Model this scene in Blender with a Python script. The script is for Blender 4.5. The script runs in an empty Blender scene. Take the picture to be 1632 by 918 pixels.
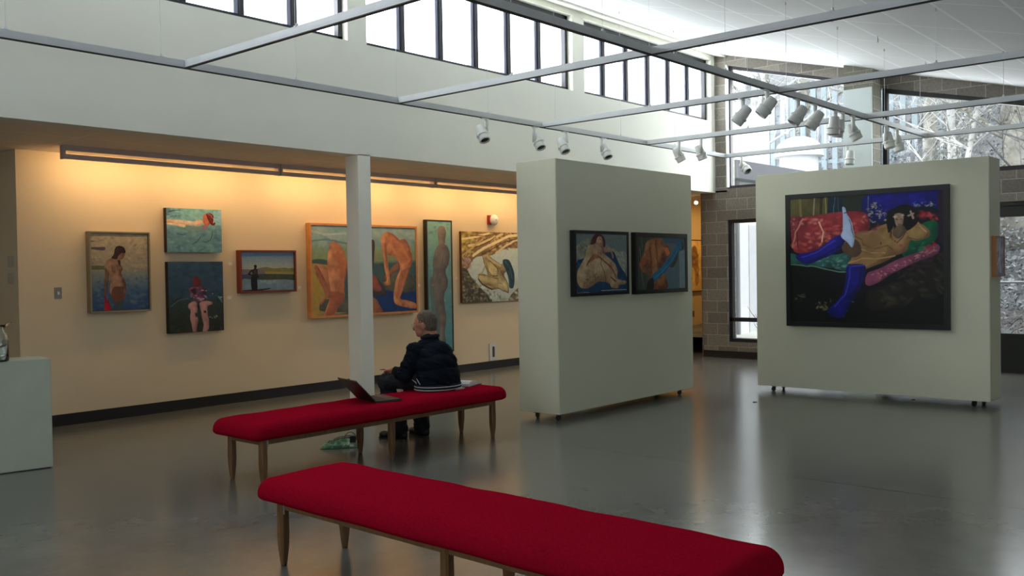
import bpy, bmesh, math, random
import numpy as np
from mathutils import Vector, Matrix, Quaternion
S = bpy.context.scene
C = S.collection
PI = math.pi

# ------------------------------------------------------------------ camera
cam_d = bpy.data.cameras.new('camera')
cam = bpy.data.objects.new('camera', cam_d); C.objects.link(cam)
S.camera = cam
cam_d.sensor_fit = 'HORIZONTAL'; cam_d.sensor_width = 36.0
cam_d.lens = 36.0 * 1485.4 / 1632.0
cam_d.clip_start = 0.05; cam_d.clip_end = 400
R_ = Vector((0.65684, -0.75386, -0.01607)); U_ = Vector((0.02469, 0.00021, 0.99970)); F_ = Vector((0.75363, 0.65704, -0.01875))
cam.matrix_world = Matrix(((R_.x, U_.x, -F_.x, 0), (R_.y, U_.y, -F_.y, 0), (R_.z, U_.z, -F_.z, 1.6), (0, 0, 0, 1)))

# ------------------------------------------------------------------ view
S.view_settings.view_transform = 'Standard'
S.view_settings.look = 'None'
S.view_settings.gamma = 1.0
S.view_settings.use_curve_mapping = False
S.view_settings.exposure = 0.0

# ------------------------------------------------------------------ overcast sky
W = bpy.data.worlds.new('overcast_sky'); S.world = W; W.use_nodes = True
wn = W.node_tree; wn.nodes.clear()
wo = wn.nodes.new('ShaderNodeOutputWorld'); bg = wn.nodes.new('ShaderNodeBackground')
tc = wn.nodes.new('ShaderNodeTexCoord'); sx = wn.nodes.new('ShaderNodeSeparateXYZ'); cr = wn.nodes.new('ShaderNodeValToRGB')
wn.links.new(tc.outputs['Generated'], sx.inputs[0]); wn.links.new(sx.outputs[2], cr.inputs[0])
cr.color_ramp.elements[0].position = 0.0; cr.color_ramp.elements[0].color = (0.80, 0.87, 1.0, 1)
cr.color_ramp.elements[1].position = 0.7; cr.color_ramp.elements[1].color = (1.0, 1.0, 1.0, 1)
wn.links.new(cr.outputs[0], bg.inputs[0]); bg.inputs[1].default_value = SKY = 4.6
wn.links.new(bg.outputs[0], wo.inputs[0])

def area(name, loc, direction, sx_, sy_, power, color, portal=False):
    l = bpy.data.lights.new(name, 'AREA'); l.shape = 'RECTANGLE'; l.size = sx_; l.size_y = sy_
    l.energy = power; l.color = color
    if portal: l.cycles.is_portal = True
    o = bpy.data.objects.new(name, l); C.objects.link(o); o.location = loc
    d = Vector(direction).normalized()
    z = -d; up = Vector((0, 0, 1)) if abs(d.z) < 0.99 else Vector((0, 1, 0))
    x = up.cross(z).normalized(); y = z.cross(x)
    o.rotation_euler = Matrix((x, y, z)).transposed().to_euler()
    return o
DAY = (0.93, 0.97, 1.0)
# fill added behind the camera at an invented window; daylight at the end window
area('fill_light_behind', (-4.15, 3.0, 2.9), (1, 0.1, 0.45), 4.0, 1.2, 38, DAY)
area('daylight_end_window', (15.3, 3.4, 3.5), (-1, -0.1, 0.25), 3.2, 0.9, 45, DAY)
# daylight through the clerestory and the end wall
for k, xc in enumerate((0.62, 4.73, 8.83, 12.88)):
    area('daylight_clerestory', (xc, 8.5, 4.85), (0, -1, 0.08), 3.7, 1.0, 120, DAY)
area('daylight_end_window', (15.35, 6.8, 3.9), (-1, 0.15, -0.05), 2.1, 1.9, 110, DAY)
WARM = (1.0, 0.68, 0.36)

# ------------------------------------------------------------------ helpers
def lin(c):
    out = []
    for v in c[:3]:
        v = v / 255.0
        out.append(v / 12.92 if v <= 0.04045 else ((v + 0.055) / 1.055) ** 2.4)
    return (*out, 1.0)

_m = {}
def mat(name, rgb, rough=0.6, metal=0.0, noise=None, bump=0.0, bscale=40.0, spec=0.5, aniso=None, sheen=0.0):
    if name in _m: return _m[name]
    m = bpy.data.materials.new(name); m.use_nodes = True; nt = m.node_tree; b = nt.nodes['Principled BSDF']
    b.inputs['Roughness'].default_value = rough; b.inputs['Metallic'].default_value = metal
    b.inputs['Specular IOR Level'].default_value = spec
    if sheen: b.inputs['Sheen Weight'].default_value = sheen
    c = lin(rgb)
    tcn = nt.nodes.new('ShaderNodeTexCoord')
    if noise is None: noise = (6.0, 0.04)
    n = nt.nodes.new('ShaderNodeTexNoise'); n.inputs['Scale'].default_value = noise[0]; n.inputs['Detail'].default_value = 5
    mp = nt.nodes.new('ShaderNodeMapping')
    if aniso: mp.inputs['Scale'].default_value = aniso
    nt.links.new(tcn.outputs['Object'], mp.inputs[0]); nt.links.new(mp.outputs[0], n.inputs['Vector'])
    mx = nt.nodes.new('ShaderNodeMix'); mx.data_type = 'RGBA'
    a = noise[1]
    mx.inputs['A'].default_value = (c[0] * (1 - a), c[1] * (1 - a), c[2] * (1 - a), 1)
    mx.inputs['B'].default_value = (min(1, c[0] * (1 + a)), min(1, c[1] * (1 + a)), min(1, c[2] * (1 + a)), 1)
    mr = nt.nodes.new('ShaderNodeMapRange'); mr.inputs[1].default_value = 0.3; mr.inputs[2].default_value = 0.7
    nt.links.new(n.outputs['Fac'], mr.inputs[0]); nt.links.new(mr.outputs[0], mx.inputs['Factor'])
    nt.links.new(mx.outputs['Result'], b.inputs['Base Color'])
    if bump:
        n2 = nt.nodes.new('ShaderNodeTexNoise'); n2.inputs['Scale'].default_value = bscale; n2.inputs['Detail'].default_value = 4
        nt.links.new(mp.outputs[0], n2.inputs['Vector'])
        bp = nt.nodes.new('ShaderNodeBump'); bp.inputs['Strength'].default_value = bump; bp.inputs['Distance'].default_value = 0.01
        nt.links.new(n2.outputs['Fac'], bp.inputs['Height']); nt.links.new(bp.outputs[0], b.inputs['Normal'])
    _m[name] = m
    return m

def emit(name, rgb, strength):
    m = bpy.data.materials.new(name); m.use_nodes = True; b = m.node_tree.nodes['Principled BSDF']
    b.inputs['Base Color'].default_value = lin(rgb); b.inputs['Emission Color'].default_value = lin(rgb); b.inputs['Emission Strength'].default_value = strength
    return m

def glass(name, tint=(1, 1, 1, 1), rough=0.0):
    m = bpy.data.materials.new(name); m.use_nodes = True; nt = m.node_tree; nt.nodes.clear()
    o = nt.nodes.new('ShaderNodeOutputMaterial'); t = nt.nodes.new('ShaderNodeBsdfTransparent'); g = nt.nodes.new('ShaderNodeBsdfGlossy')
    t.inputs[0].default_value = tint; g.inputs['Roughness'].default_value = rough
    f = nt.nodes.new('ShaderNodeFresnel'); f.inputs[0].default_value = 1.45; mx = nt.nodes.new('ShaderNodeMixShader')
    ge = nt.nodes.new('ShaderNodeNewGeometry'); iv = nt.nodes.new('ShaderNodeMath'); iv.operation = 'SUBTRACT'; iv.inputs[0].default_value = 1.0; nt.links.new(ge.outputs['Backfacing'], iv.inputs[1])
    ml = nt.nodes.new('ShaderNodeMath'); ml.operation = 'MULTIPLY'; nt.links.new(f.outputs[0], ml.inputs[0]); nt.links.new(iv.outputs[0], ml.inputs[1])
    nt.links.new(ml.outputs[0], mx.inputs[0]); nt.links.new(t.outputs[0], mx.inputs[1]); nt.links.new(g.outputs[0], mx.inputs[2]); nt.links.new(mx.outputs[0], o.inputs[0])
    return m

class MB:
    """collects boxes, tubes, lofts and prisms and links them as one mesh object"""
    def __init__(s): s.v = []; s.f = []
    def add(s, vs, fs):
        b = len(s.v); s.v += [tuple(v) for v in vs]; s.f += [tuple(i + b for i in f) for f in fs]; return s
    def box(s, a, b):
        (x0, y0, z0), (x1, y1, z1) = a, b
        return s.add([(x0, y0, z0), (x1, y0, z0), (x1, y1, z0), (x0, y1, z0), (x0, y0, z1), (x1, y0, z1), (x1, y1, z1), (x0, y1, z1)],
                     [(3, 2, 1, 0), (4, 5, 6, 7), (0, 1, 5, 4), (1, 2, 6, 5), (2, 3, 7, 6), (3, 0, 4, 7)])
    def loft(s, rings, cap=True, close=True):
        n = len(rings[0]); b = len(s.v)
        for r in rings: s.v += [tuple(p) for p in r]
        for i in range(len(rings) - 1):
            for j in range(n if close else n - 1):
                k = (j + 1) % n
                s.f.append((b + i * n + j, b + i * n + k, b + (i + 1) * n + k, b + (i + 1) * n + j))
        if cap:
            s.f.append(tuple(b + j for j in reversed(range(n)))); s.f.append(tuple(b + (len(rings) - 1) * n + j for j in range(n)))
        return s
    def tube(s, pts, r, n=8, cap=True):
        pts = [Vector(p) for p in pts]; rs = r if isinstance(r, (list, tuple)) else [r] * len(pts)
        rings = []; prev = None
        for i, p in enumerate(pts):
            d = (pts[min(i + 1, len(pts) - 1)] - pts[max(i - 1, 0)]).normalized()
            if prev is None:
                a = Vector((0, 0, 1)) if abs(d.z) < 0.9 else Vector((1, 0, 0))
                x = d.cross(a).normalized()
            else:
                x = (prev - d * prev.dot(d)).normalized()
            prev = x; y = d.cross(x)
            rings.append([p + (x * math.cos(2 * PI * k / n) + y * math.sin(2 * PI * k / n)) * rs[i] for k in range(n)])
        return s.loft(rings, cap)
    def ball(s, c, r, n=12, m=8, rot=None):
        c = Vector(c); rr = Vector(r) if isinstance(r, (tuple, list)) else Vector((r, r, r))
        rings = []
        for i in range(m + 1):
            t = PI * min(max(i / m, 0.004), 0.996)
            ring = []
            for k in range(n):
                q = Vector((rr.x * math.sin(t) * math.cos(2 * PI * k / n), rr.y * math.sin(t) * math.sin(2 * PI * k / n), -rr.z * math.cos(t)))
                if rot is not None: q = rot @ q
                ring.append(c + q)
            rings.append(ring)
        return s.loft(rings)
    def prism(s, poly, axis, a, b):
        """poly in the two other axes, extruded from a to b along axis"""
        def P(p, t):
            return {0: (t, p[0], p[1]), 1: (p[0], t, p[1]), 2: (p[0], p[1], t)}[axis]
        n = len(poly); vs = [P(p, a) for p in poly] + [P(p, b) for p in poly]
        return s.add(vs, [tuple(range(n))[::-1], tuple(range(n, 2 * n))] + [(j, (j + 1) % n, n + (j + 1) % n, n + j) for j in range(n)])
    def build(s, name, m, parent=None, smooth=False, bevel=0.0, M=None, keep=False):
        me = bpy.data.meshes.new(name); me.from_pydata(s.v, [], s.f); me.update()
        bm = bmesh.new(); bm.from_mesh(me); bmesh.ops.recalc_face_normals(bm, faces=bm.faces)
        if bevel:
            es = [e for e in bm.edges if len(e.link_faces) == 2 and e.calc_face_angle(0) > 0.5]
            bmesh.ops.bevel(bm, geom=es, offset=bevel, segments=2, affect='EDGES', clamp_overlap=True)
        bm.to_mesh(me); bm.free()
        if smooth:
            me.polygons.foreach_set('use_smooth', [True] * len(me.polygons))
        if m: me.materials.append(m)
        o = bpy.data.objects.new(name, me); C.objects.link(o)
        if parent: o.parent = parent
        if M is not None: o.matrix_local = M
        return o

def tag(o, label=None, cat=None, group=None, kind=None):
    if label: o['label'] = label
    if cat: o['category'] = cat
    if group: o['group'] = group
    if kind: o['kind'] = kind
    return o
def empty(name, loc=(0, 0, 0), rz=0.0):
    o = bpy.data.objects.new(name, None); C.objects.link(o); o.location = loc; o.rotation_euler = (0, 0, rz); o.empty_display_size = 0.1
    return o
def struct(o): o['kind'] = 'structure'; return o
def copy_tree(o, parent=None):
    c = o.copy(); C.objects.link(c); c.parent = parent
    for ch in list(o.children): copy_tree(ch, c)
    return c
def smooth_angle(o, ang=40):
    me = o.data
    me.polygons.foreach_set('use_smooth', [True] * len(me.polygons))
    try: me.set_sharp_from_angle(angle=math.radians(ang))
    except Exception: pass

# ------------------------------------------------------------------ surface materials
def paint_wall(name, rgb, bump=0.05):
    return mat(name, rgb, rough=0.75, noise=(1.3, 0.02), bump=bump, bscale=120)
M_WHITE = paint_wall('white_wall_paint', (224, 224, 212))
M_CREAM = paint_wall('cream_wall_paint', (218, 198, 164))
M_BASE = mat('black_vinyl_base', (22, 20, 20), rough=0.45)
M_PANEL = paint_wall('pale_grey_panel_paint', (206, 207, 184))
M_DARKMETAL = mat('dark_bronze_metal', (26, 26, 34), rough=0.45, metal=0.0)
M_BLACK = mat('black_plastic', (14, 14, 14), rough=0.5)
M_TRACK = mat('white_track_metal', (206, 210, 212), rough=0.4)
M_TRACKDARK = mat('track_slot', (18, 18, 18), rough=0.6)
M_LAMP = mat('white_lamp_metal', (208, 210, 206), rough=0.4)

def math_node(nt, op, a, b=None, c=None):
    n = nt.nodes.new('ShaderNodeMath'); n.operation = op
    for i, v in enumerate((a, b, c)):
        if v is None: continue
        if isinstance(v, (int, float)): n.inputs[i].default_value = v
        else: nt.links.new(v, n.inputs[i])
    return n.outputs[0]

def floor_mat():
    m = bpy.data.materials.new('polished_concrete'); m.use_nodes = True; nt = m.node_tree; b = nt.nodes['Principled BSDF']
    tcn = nt.nodes.new('ShaderNodeTexCoord'); sp = nt.nodes.new('ShaderNodeSeparateXYZ'); nt.links.new(tcn.outputs['Object'], sp.inputs[0])
    n1 = nt.nodes.new('ShaderNodeTexNoise'); n1.inputs['Scale'].default_value = 0.55; n1.inputs['Detail'].default_value = 6; n1.inputs['Roughness'].default_value = 0.6
    n2 = nt.nodes.new('ShaderNodeTexNoise'); n2.inputs['Scale'].default_value = 4.5; n2.inputs['Detail'].default_value = 8; n2.inputs['Roughness'].default_value = 0.65; n2.inputs['Distortion'].default_value = 0.2
    for n in (n1, n2): nt.links.new(tcn.outputs['Object'], n.inputs['Vector'])
    cr = nt.nodes.new('ShaderNodeValToRGB'); cr.color_ramp.elements[0].position = 0.3; cr.color_ramp.elements[0].color = lin((90, 91, 86))
    cr.color_ramp.elements[1].position = 0.72; cr.color_ramp.elements[1].color = lin((111, 112, 106))
    mixf = math_node(nt, 'ADD', math_node(nt, 'MULTIPLY', n1.outputs['Fac'], 0.55), math_node(nt, 'MULTIPLY', n2.outputs['Fac'], 0.45))
    nt.links.new(mixf, cr.inputs[0])
    # sawn control joints
    dx = math_node(nt, 'ABSOLUTE', math_node(nt, 'SUBTRACT', sp.outputs[0], 6.70))
    dy = math_node(nt, 'ABSOLUTE', math_node(nt, 'SUBTRACT', sp.outputs[1], 8.08))
    dd = math_node(nt, 'MINIMUM', dx, dy)
    j = math_node(nt, 'LESS_THAN', dd, 0.006)
    mx = nt.nodes.new('ShaderNodeMix'); mx.data_type = 'RGBA'
    nt.links.new(j, mx.inputs['Factor']); nt.links.new(cr.outputs[0], mx.inputs['A']); mx.inputs['B'].default_value = lin((40, 38, 36))
    # dark scuffs
    n3 = nt.nodes.new('ShaderNodeTexNoise'); n3.inputs['Scale'].default_value = 2.3; n3.inputs['Detail'].default_value = 3; n3.inputs['Distortion'].default_value = 1.5
    nt.links.new(tcn.outputs['Object'], n3.inputs['Vector'])
    sc = math_node(nt, 'GREATER_THAN', n3.outputs['Fac'], 0.70)
    mx2 = nt.nodes.new('ShaderNodeMix'); mx2.data_type = 'RGBA'; nt.links.new(math_node(nt, 'MULTIPLY', sc, 0.12), mx2.inputs['Factor'])
    nt.links.new(mx.outputs['Result'], mx2.inputs['A']); mx2.inputs['B'].default_value = lin((60, 56, 52))
    nt.links.new(mx2.outputs['Result'], b.inputs['Base Color'])
    rr = math_node(nt, 'MULTIPLY_ADD', n2.outputs['Fac'], 0.05, 0.18)
    nt.links.new(rr, b.inputs['Roughness'])
    b.inputs['Specular IOR Level'].default_value = 0.75
    bp = nt.nodes.new('ShaderNodeBump'); bp.inputs['Strength'].default_value = 0.018; bp.inputs['Distance'].default_value = 0.012
    n4 = nt.nodes.new('ShaderNodeTexNoise'); n4.inputs['Scale'].default_value = 2.2; n4.inputs['Detail'].default_value = 2
    nt.links.new(tcn.outputs['Object'], n4.inputs['Vector']); nt.links.new(n4.outputs['Fac'], bp.inputs['Height']); nt.links.new(bp.outputs[0], b.inputs['Normal'])
    return m

def tile_mat(name, rgb, seam, px, py, ox, oy, w=0.006, rough=0.8):
    m = bpy.data.materials.new(name); m.use_nodes = True; nt = m.node_tree; b = nt.nodes['Principled BSDF']; b.inputs['Roughness'].default_value = rough
    tcn = nt.nodes.new('ShaderNodeTexCoord'); sp = nt.nodes.new('ShaderNodeSeparateXYZ'); nt.links.new(tcn.outputs['Object'], sp.inputs[0])
    def d(o, per, off):
        t = math_node(nt, 'MODULO', math_node(nt, 'ADD', o, 1000 * per - off + per / 2), per)
        return math_node(nt, 'ABSOLUTE', math_node(nt, 'SUBTRACT', t, per / 2))
    a = math_node(nt, 'LESS_THAN', d(sp.outputs[0], px, ox), w * 0.8); c = math_node(nt, 'LESS_THAN', d(sp.outputs[1], py, oy), w)
    n = nt.nodes.new('ShaderNodeTexNoise'); n.inputs['Scale'].default_value = 1.2
    nt.links.new(tcn.outputs['Object'], n.inputs['Vector'])
    c0 = lin(rgb); mx0 = nt.nodes.new('ShaderNodeMix'); mx0.data_type = 'RGBA'
    mx0.inputs['A'].default_value = (c0[0] * 0.93, c0[1] * 0.93, c0[2] * 0.93, 1); mx0.inputs['B'].default_value = c0
    nt.links.new(n.outputs['Fac'], mx0.inputs['Factor'])
    mx = nt.nodes.new('ShaderNodeMix'); mx.data_type = 'RGBA'; nt.links.new(math_node(nt, 'MAXIMUM', a, c), mx.inputs['Factor'])
    nt.links.new(mx0.outputs['Result'], mx.inputs['A']); mx.inputs['B'].default_value = lin(seam)
    nt.links.new(mx.outputs['Result'], b.inputs['Base Color'])
    return m

def block_mat(name, c1, c2, mortar, bw=0.40, bh=0.20, oz=0.0, offset=0.5):
    m = bpy.data.materials.new(name); m.use_nodes = True; nt = m.node_tree; b = nt.nodes['Principled BSDF']; b.inputs['Roughness'].default_value = 0.85
    tcn = nt.nodes.new('ShaderNodeTexCoord'); sp = nt.nodes.new('ShaderNodeSeparateXYZ'); nt.links.new(tcn.outputs['Object'], sp.inputs[0])
    cb = nt.nodes.new('ShaderNodeCombineXYZ'); nt.links.new(math_node(nt, 'ADD', sp.outputs[0], sp.outputs[1]), cb.inputs[0]); nt.links.new(math_node(nt, 'ADD', sp.outputs[2], oz), cb.inputs[1])
    br = nt.nodes.new('ShaderNodeTexBrick'); br.inputs['Scale'].default_value = 1.0; br.offset = offset
    br.inputs['Brick Width'].default_value = bw; br.inputs['Row Height'].default_value = bh; br.inputs['Mortar Size'].default_value = 0.006
    br.inputs['Color1'].default_value = lin(c1); br.inputs['Color2'].default_value = lin(c2); br.inputs['Mortar'].default_value = lin(mortar)
    nt.links.new(cb.outputs[0], br.inputs['Vector'])
    n = nt.nodes.new('ShaderNodeTexNoise'); n.inputs['Scale'].default_value = 30; n.inputs['Detail'].default_value = 4; nt.links.new(tcn.outputs['Object'], n.inputs['Vector'])
    mx = nt.nodes.new('ShaderNodeMix'); mx.data_type = 'RGBA'; mx.blend_type = 'MULTIPLY'; mx.inputs['Factor'].default_value = 0.5
    cr = nt.nodes.new('ShaderNodeValToRGB'); cr.color_ramp.elements[0].color = (0.5, 0.5, 0.5, 1); cr.color_ramp.elements[1].color = (1, 1, 1, 1); cr.color_ramp.elements[0].position = 0.3; cr.color_ramp.elements[1].position = 0.6
    nt.links.new(n.outputs['Fac'], cr.inputs[0]); nt.links.new(br.outputs['Color'], mx.inputs['A']); nt.links.new(cr.outputs[0], mx.inputs['B'])
    nt.links.new(mx.outputs['Result'], b.inputs['Base Color'])
    bp = nt.nodes.new('ShaderNodeBump'); bp.inputs['Strength'].default_value = 0.4; bp.inputs['Distance'].default_value = 0.01
    nt.links.new(br.outputs['Fac'], bp.inputs['Height']); bp.invert = True; nt.links.new(bp.outputs[0], b.inputs['Normal'])
    return m
M_BLOCK = block_mat('grey_concrete_block', (112, 106, 98), (134, 128, 118), (160, 156, 146))
M_FLOOR = floor_mat()
M_CEIL = tile_mat('ceiling_tile_white', (232, 234, 234), (252, 253, 255), 1.36, 0.65, 8.85, 2.68, 0.016)
M_SOFFIT = tile_mat('low_ceiling_tile', (232, 216, 198), (250, 236, 214), 1.40, 0.66, 4.07, 9.1, 0.008)
M_GLASS = glass('window_glass', (0.97, 0.98, 0.98, 1))

# ================================================================== THE ROOM
FX0, FX1, XW = -4.2, 22.0, 14.87
YF, YW, ZS = 8.14, 10.28, 2.92
def zc(y): return 5.37 - 0.26 * (8.14 - y)
struct(MB().box((-4.4, -3.4, -0.15), (XW + 0.4, 12.2, 0)).box((XW + 0.4, 8.41, -0.15), (19.5, 10.6, 0)).build('floor', M_FLOOR))
# sloped ceiling of the hall
struct(MB().prism([(-3.4, zc(-3.4)), (8.36, zc(8.36)), (8.36, zc(8.36) + 0.2), (-3.4, zc(-3.4) + 0.2)], 0, -4.4, XW + 0.4).build('ceiling', M_CEIL))
# low ceiling over the picture wall
struct(MB().box((-4.4, YF + 0.2, ZS + 0.03), (19.5, 12.2, ZS + 0.06)).build('ceiling_low', M_SOFFIT))
struct(MB().box((-4.4, YF + 0.23, ZS + 0.06), (19.5, 12.2, 3.2)).build('roof_bounce', mat('roof_bounce_white', (226, 226, 222), rough=0.8)))  # unseen white roof surface added to bounce sky light up through the clerestory
# clerestory wall with its openings
groups = [(-1.30, 2.53), (2.81, 6.64), (6.91, 10.74), (11.02, 14.74)]
ZC0, ZC1 = 4.17, 5.25
w = MB().box((-4.4, YF, ZS), (XW + 0.3, YF + 0.22, ZC0)).box((-4.4, YF, ZC1), (XW + 0.3, YF + 0.22, 5.60))
edges = [-4.4] + [e for g in groups for e in g] + [XW + 0.3]
for i in range(0, len(edges), 2):
    w.box((edges[i], YF, ZC0), (edges[i + 1], YF + 0.22, ZC1))
struct(w.build('wall_clerestory', M_WHITE))
# picture wall: a thick block of wall with its near end showing
struct(MB().box((3.95, YW, 0), (19.5, 12.2, ZS + 0.03)).build('wall_left', M_CREAM))
struct(MB().box((-4.4, 12.0, 0), (3.95, 12.2, ZS + 0.03)).build('wall_alcove', M_CREAM))
struct(MB().box((3.95, YW - 0.012, 0), (19.3, YW, 0.125)).build('baseboard_left', M_BASE))
# columns under the clerestory wall
for xx in (6.75, 10.80):
    struct(MB().box((xx, YF, 0), (xx + 0.18, YF + 0.215, ZS + 0.01)).build('column', M_WHITE))
# walls outside the picture: behind the camera and on the camera's right, each with an opening invented to let in daylight
struct(MB().box((-4.6, -3.4, 0), (-4.4, 12.2, 2.2)).box((-4.6, -3.4, 3.6), (-4.4, 12.2, 5.6)).box((-4.6, -3.4, 2.2), (-4.4, 0.9, 3.6)).box((-4.6, 5.1, 2.2), (-4.4, 12.2, 3.6)).build('wall_back', M_WHITE))
struct(MB().box((-4.4, -3.6, 0), (15.3, -3.4, 1.7)).box((-4.4, -3.6, 2.2), (15.3, -3.4, 3.4)).box((-4.4, -3.6, 1.7), (2.5, -3.4, 2.2)).box((7.5, -3.6, 1.7), (15.3, -3.4, 2.2)).build('wall_right', M_WHITE))
# side room beyond the end wall
struct(MB().box((XW + .3, 8.41, 0), (19.5, 8.61, ZS + 0.03)).build('wall_passage', M_BLOCK))
struct(MB().box((19.3, 8.6, 0), (19.5, 10.3, ZS + 0.03)).build('wall_passage_end', M_CREAM))

# end wall of concrete block round two big openings
def wt(y): return 5.14 - 0.262 * (7.92 - y)       # top line of the tall windows
E = MB()
E.box((XW, 7.92, 0), (XW + 0.30, 8.41, ZS + 0.03)).prism([(7.92, ZS), (8.14, ZS), (8.14, zc(8.14) + 0.05), (7.92, zc(7.92) + 0.05)], 0, XW, XW + 0.30)
E.box((XW, 5.22, 2.43), (XW + 0.30, 7.92, 2.98)).box((XW, 5.22, 0), (XW + 0.30, 7.92, 0.28)).box((XW, 5.22, 0.28), (XW + 0.30, 5.80, 2.43))
E.prism([(7.92, wt(7.92)), (7.92, zc(7.92) + 0.05), (5.67, zc(5.67) + 0.05), (5.67, wt(5.67))], 0, XW, XW + 0.30)
E.prism([(5.22, 4.42), (5.67, 4.42), (5.67, zc(5.67) + 0.05), (5.22, zc(5.22) + 0.05)], 0, XW, XW + 0.30)
E.prism([(5.22, 4.36), (5.22, zc(5.22) + 0.05), (1.6, zc(1.6) + 0.05), (1.6, 3.52)], 0, XW, XW + 0.30)
E.box((XW, 1.6, 2.48), (XW + 0.30, 5.22, 2.93))
E.prism([(-3.4, 0), (1.6, 0), (1.6, zc(1.6) + 0.05), (-3.4, zc(-3.4) + 0.05)], 0, XW, XW + 0.30)
struct(E.build('wall_end', M_BLOCK))
struct(MB().box((XW - 0.012, 7.92, 0), (XW, 8.41, 0.12)).box((XW - 0.012, 5.22, 0), (XW, 7.92, 0.12)).build('baseboard_end', M_BASE))
# block pier between the openings with a white board on its lower part
struct(MB().prism([(5.22, 4.33), (5.67, 4.33), (5.67, zc(5.67) + .04), (5.22, zc(5.22) + .04)], 0, 14.48, XW).box((14.50, 5.23, 0), (XW, 5.67, 4.33)).build('wall_pier', block_mat('pier_block', (120, 118, 104), (136, 134, 118), (160, 156, 146), 0.4, 0.2)))
struct(MB().box((14.46, 5.235, 0), (14.50, 5.67, 4.33)).build('trim_pier', mat('pier_board_white', (206, 216, 214), rough=0.7)))

# ---- windows
def win(name, label, **k):
    o = empty(name, **k); o['kind'] = 'structure'; o['label'] = label
    return o
lab = ['clerestory window band over the left edge of the picture wall', 'clerestory window band cut by the top left of the photo', 'middle clerestory window band of six panes above the column', 'clerestory window band nearest the block end wall']
for gi, (a, b) in enumerate(groups):
    w = win(f'window_{gi+1}', lab[gi])
    y0, y1 = YF + 0.09, YF + 0.16
    MB().box((a, y0, ZC0), (b, y1, ZC0 + 0.055)).box((a, y0, ZC1 - 0.055), (b, y1, ZC1)).box((a, y0, ZC0), (a + 0.03, y1, ZC1)).box((b - 0.06, y0, ZC0), (b, y1, ZC1)).box((a, y0 + 0.01, ZC1 - 0.13), (b, y1 - 0.02, ZC1 - 0.105)).build('frame', M_DARKMETAL, w)
    n = 6
    for k in range(1, n):
        xx = a + (b - a) * k / n
        MB().box((xx - 0.022, y0 - 0.005, ZC0 + 0.05), (xx + 0.022, y1 + 0.02, ZC1 - 0.05)).build('mullion', M_DARKMETAL, w)
        MB().box((xx - 0.075, y0 + 0.03, ZC0 + 0.05), (xx - 0.03, y1 + 0.03, ZC1 - 0.05)).build('sash_stile', mat('pale_sash', (150, 154, 176), rough=0.5), w)
    for k in range(n):
        xa, xb = a + (b - a) * k / n + 0.02, a + (b - a) * (k + 1) / n - 0.02
        MB().box((xa, y0 + 0.04, ZC0 + 0.05), (xb, y0 + 0.046, ZC1 - 0.05)).build('pane', M_GLASS, w)
# tall window with a sloping head
def fr(mb, poly, wd, x0, x1):
    """mitred frame that follows a convex polygon (y, z)"""
    n = len(poly); cy = sum(p[0] for p in poly) / n; cz = sum(p[1] for p in poly) / n
    inner = []
    for i in range(n):
        p0, p1, p2 = Vector(poly[i - 1]), Vector(poly[i]), Vector(poly[(i + 1) % n])
        d1, d2 = (p1 - p0).normalized(), (p2 - p1).normalized()
        n1, n2 = Vector((-d1.y, d1.x)), Vector((-d2.y, d2.x)); c = Vector((cy, cz))
        if n1.dot(c - p1) < 0: n1 = -n1
        if n2.dot(c - p1) < 0: n2 = -n2
        bis = (n1 + n2); bis = bis / max(1e-6, bis.dot(n1)); inner.append(p1 + bis * wd)
    for i in range(n):
        j = (i + 1) % n
        mb.prism([tuple(poly[i]), tuple(poly[j]), tuple(inner[j]), tuple(inner[i])], 0, x0, x1)
    return mb
w = win('window_5', 'tall window with sloping head beside the clerestory')
p = [(7.92, 2.98), (7.92, wt(7.92)), (5.67, wt(5.67)), (5.67, 2.98)]
fr(MB(), p, 0.05, XW + 0.07, XW + 0.15).build('frame', M_DARKMETAL, w)
MB().prism([(7.88, 3.02), (7.88, wt(7.88) - .04), (5.70, wt(5.70) - .04), (5.70, 3.02)], 0, XW + 0.10, XW + 0.106).build('pane', M_GLASS, w)
w = win('window_6', 'low window with a transom beside the passage')
p = [(7.92, 0.28), (7.92, 2.43), (5.80, 2.43), (5.80, 0.28)]
fr(MB(), p, 0.06, XW + 0.05, XW + 0.15).build('frame', M_DARKMETAL, w)
MB().box((XW + 0.05, 5.8, 0.64), (XW + 0.15, 7.92, 0.71)).build('transom', M_DARKMETAL, w)
MB().box((XW + 0.10, 5.83, 0.32), (XW + 0.106, 7.89, 2.40)).build('pane', M_GLASS, w)
w = win('window_7', 'tall window with sloping head behind the big dark painting panel')
p = [(5.22, 2.93), (5.22, 4.36), (1.6, 3.52), (1.6, 2.93)]
fr(MB(), p, 0.065, XW + 0.02, XW + 0.12).build('frame', M_BLACK, w)
MB().prism([(5.18, 2.94), (5.18, 4.31), (1.65, 3.49), (1.65, 2.94)], 0, XW + 0.08, XW + 0.086).build('pane', M_GLASS, w)
w = win('window_8', 'low glazed front at the right edge of the photo')
fr(MB(), [(5.22, 0.50), (5.22, 2.48), (1.6, 2.48), (1.6, 0.50)], 0.07, XW + 0.02, XW + 0.12).box((XW + 0.02, 1.6, 2.26), (XW + 0.1, 5.22, 2.42)).build('frame', M_BLACK, w)
MB().box((XW + 0.02, 1.6, 0.0), (XW + 0.16, 5.22, 0.50)).build('lower_panel', mat('dark_lower_panel', (20, 22, 26), rough=0.35), w)
MB().box((XW + 0.08, 1.62, 0.52), (XW + 0.086, 5.2, 2.24)).build('pane', M_GLASS, w)
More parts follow.
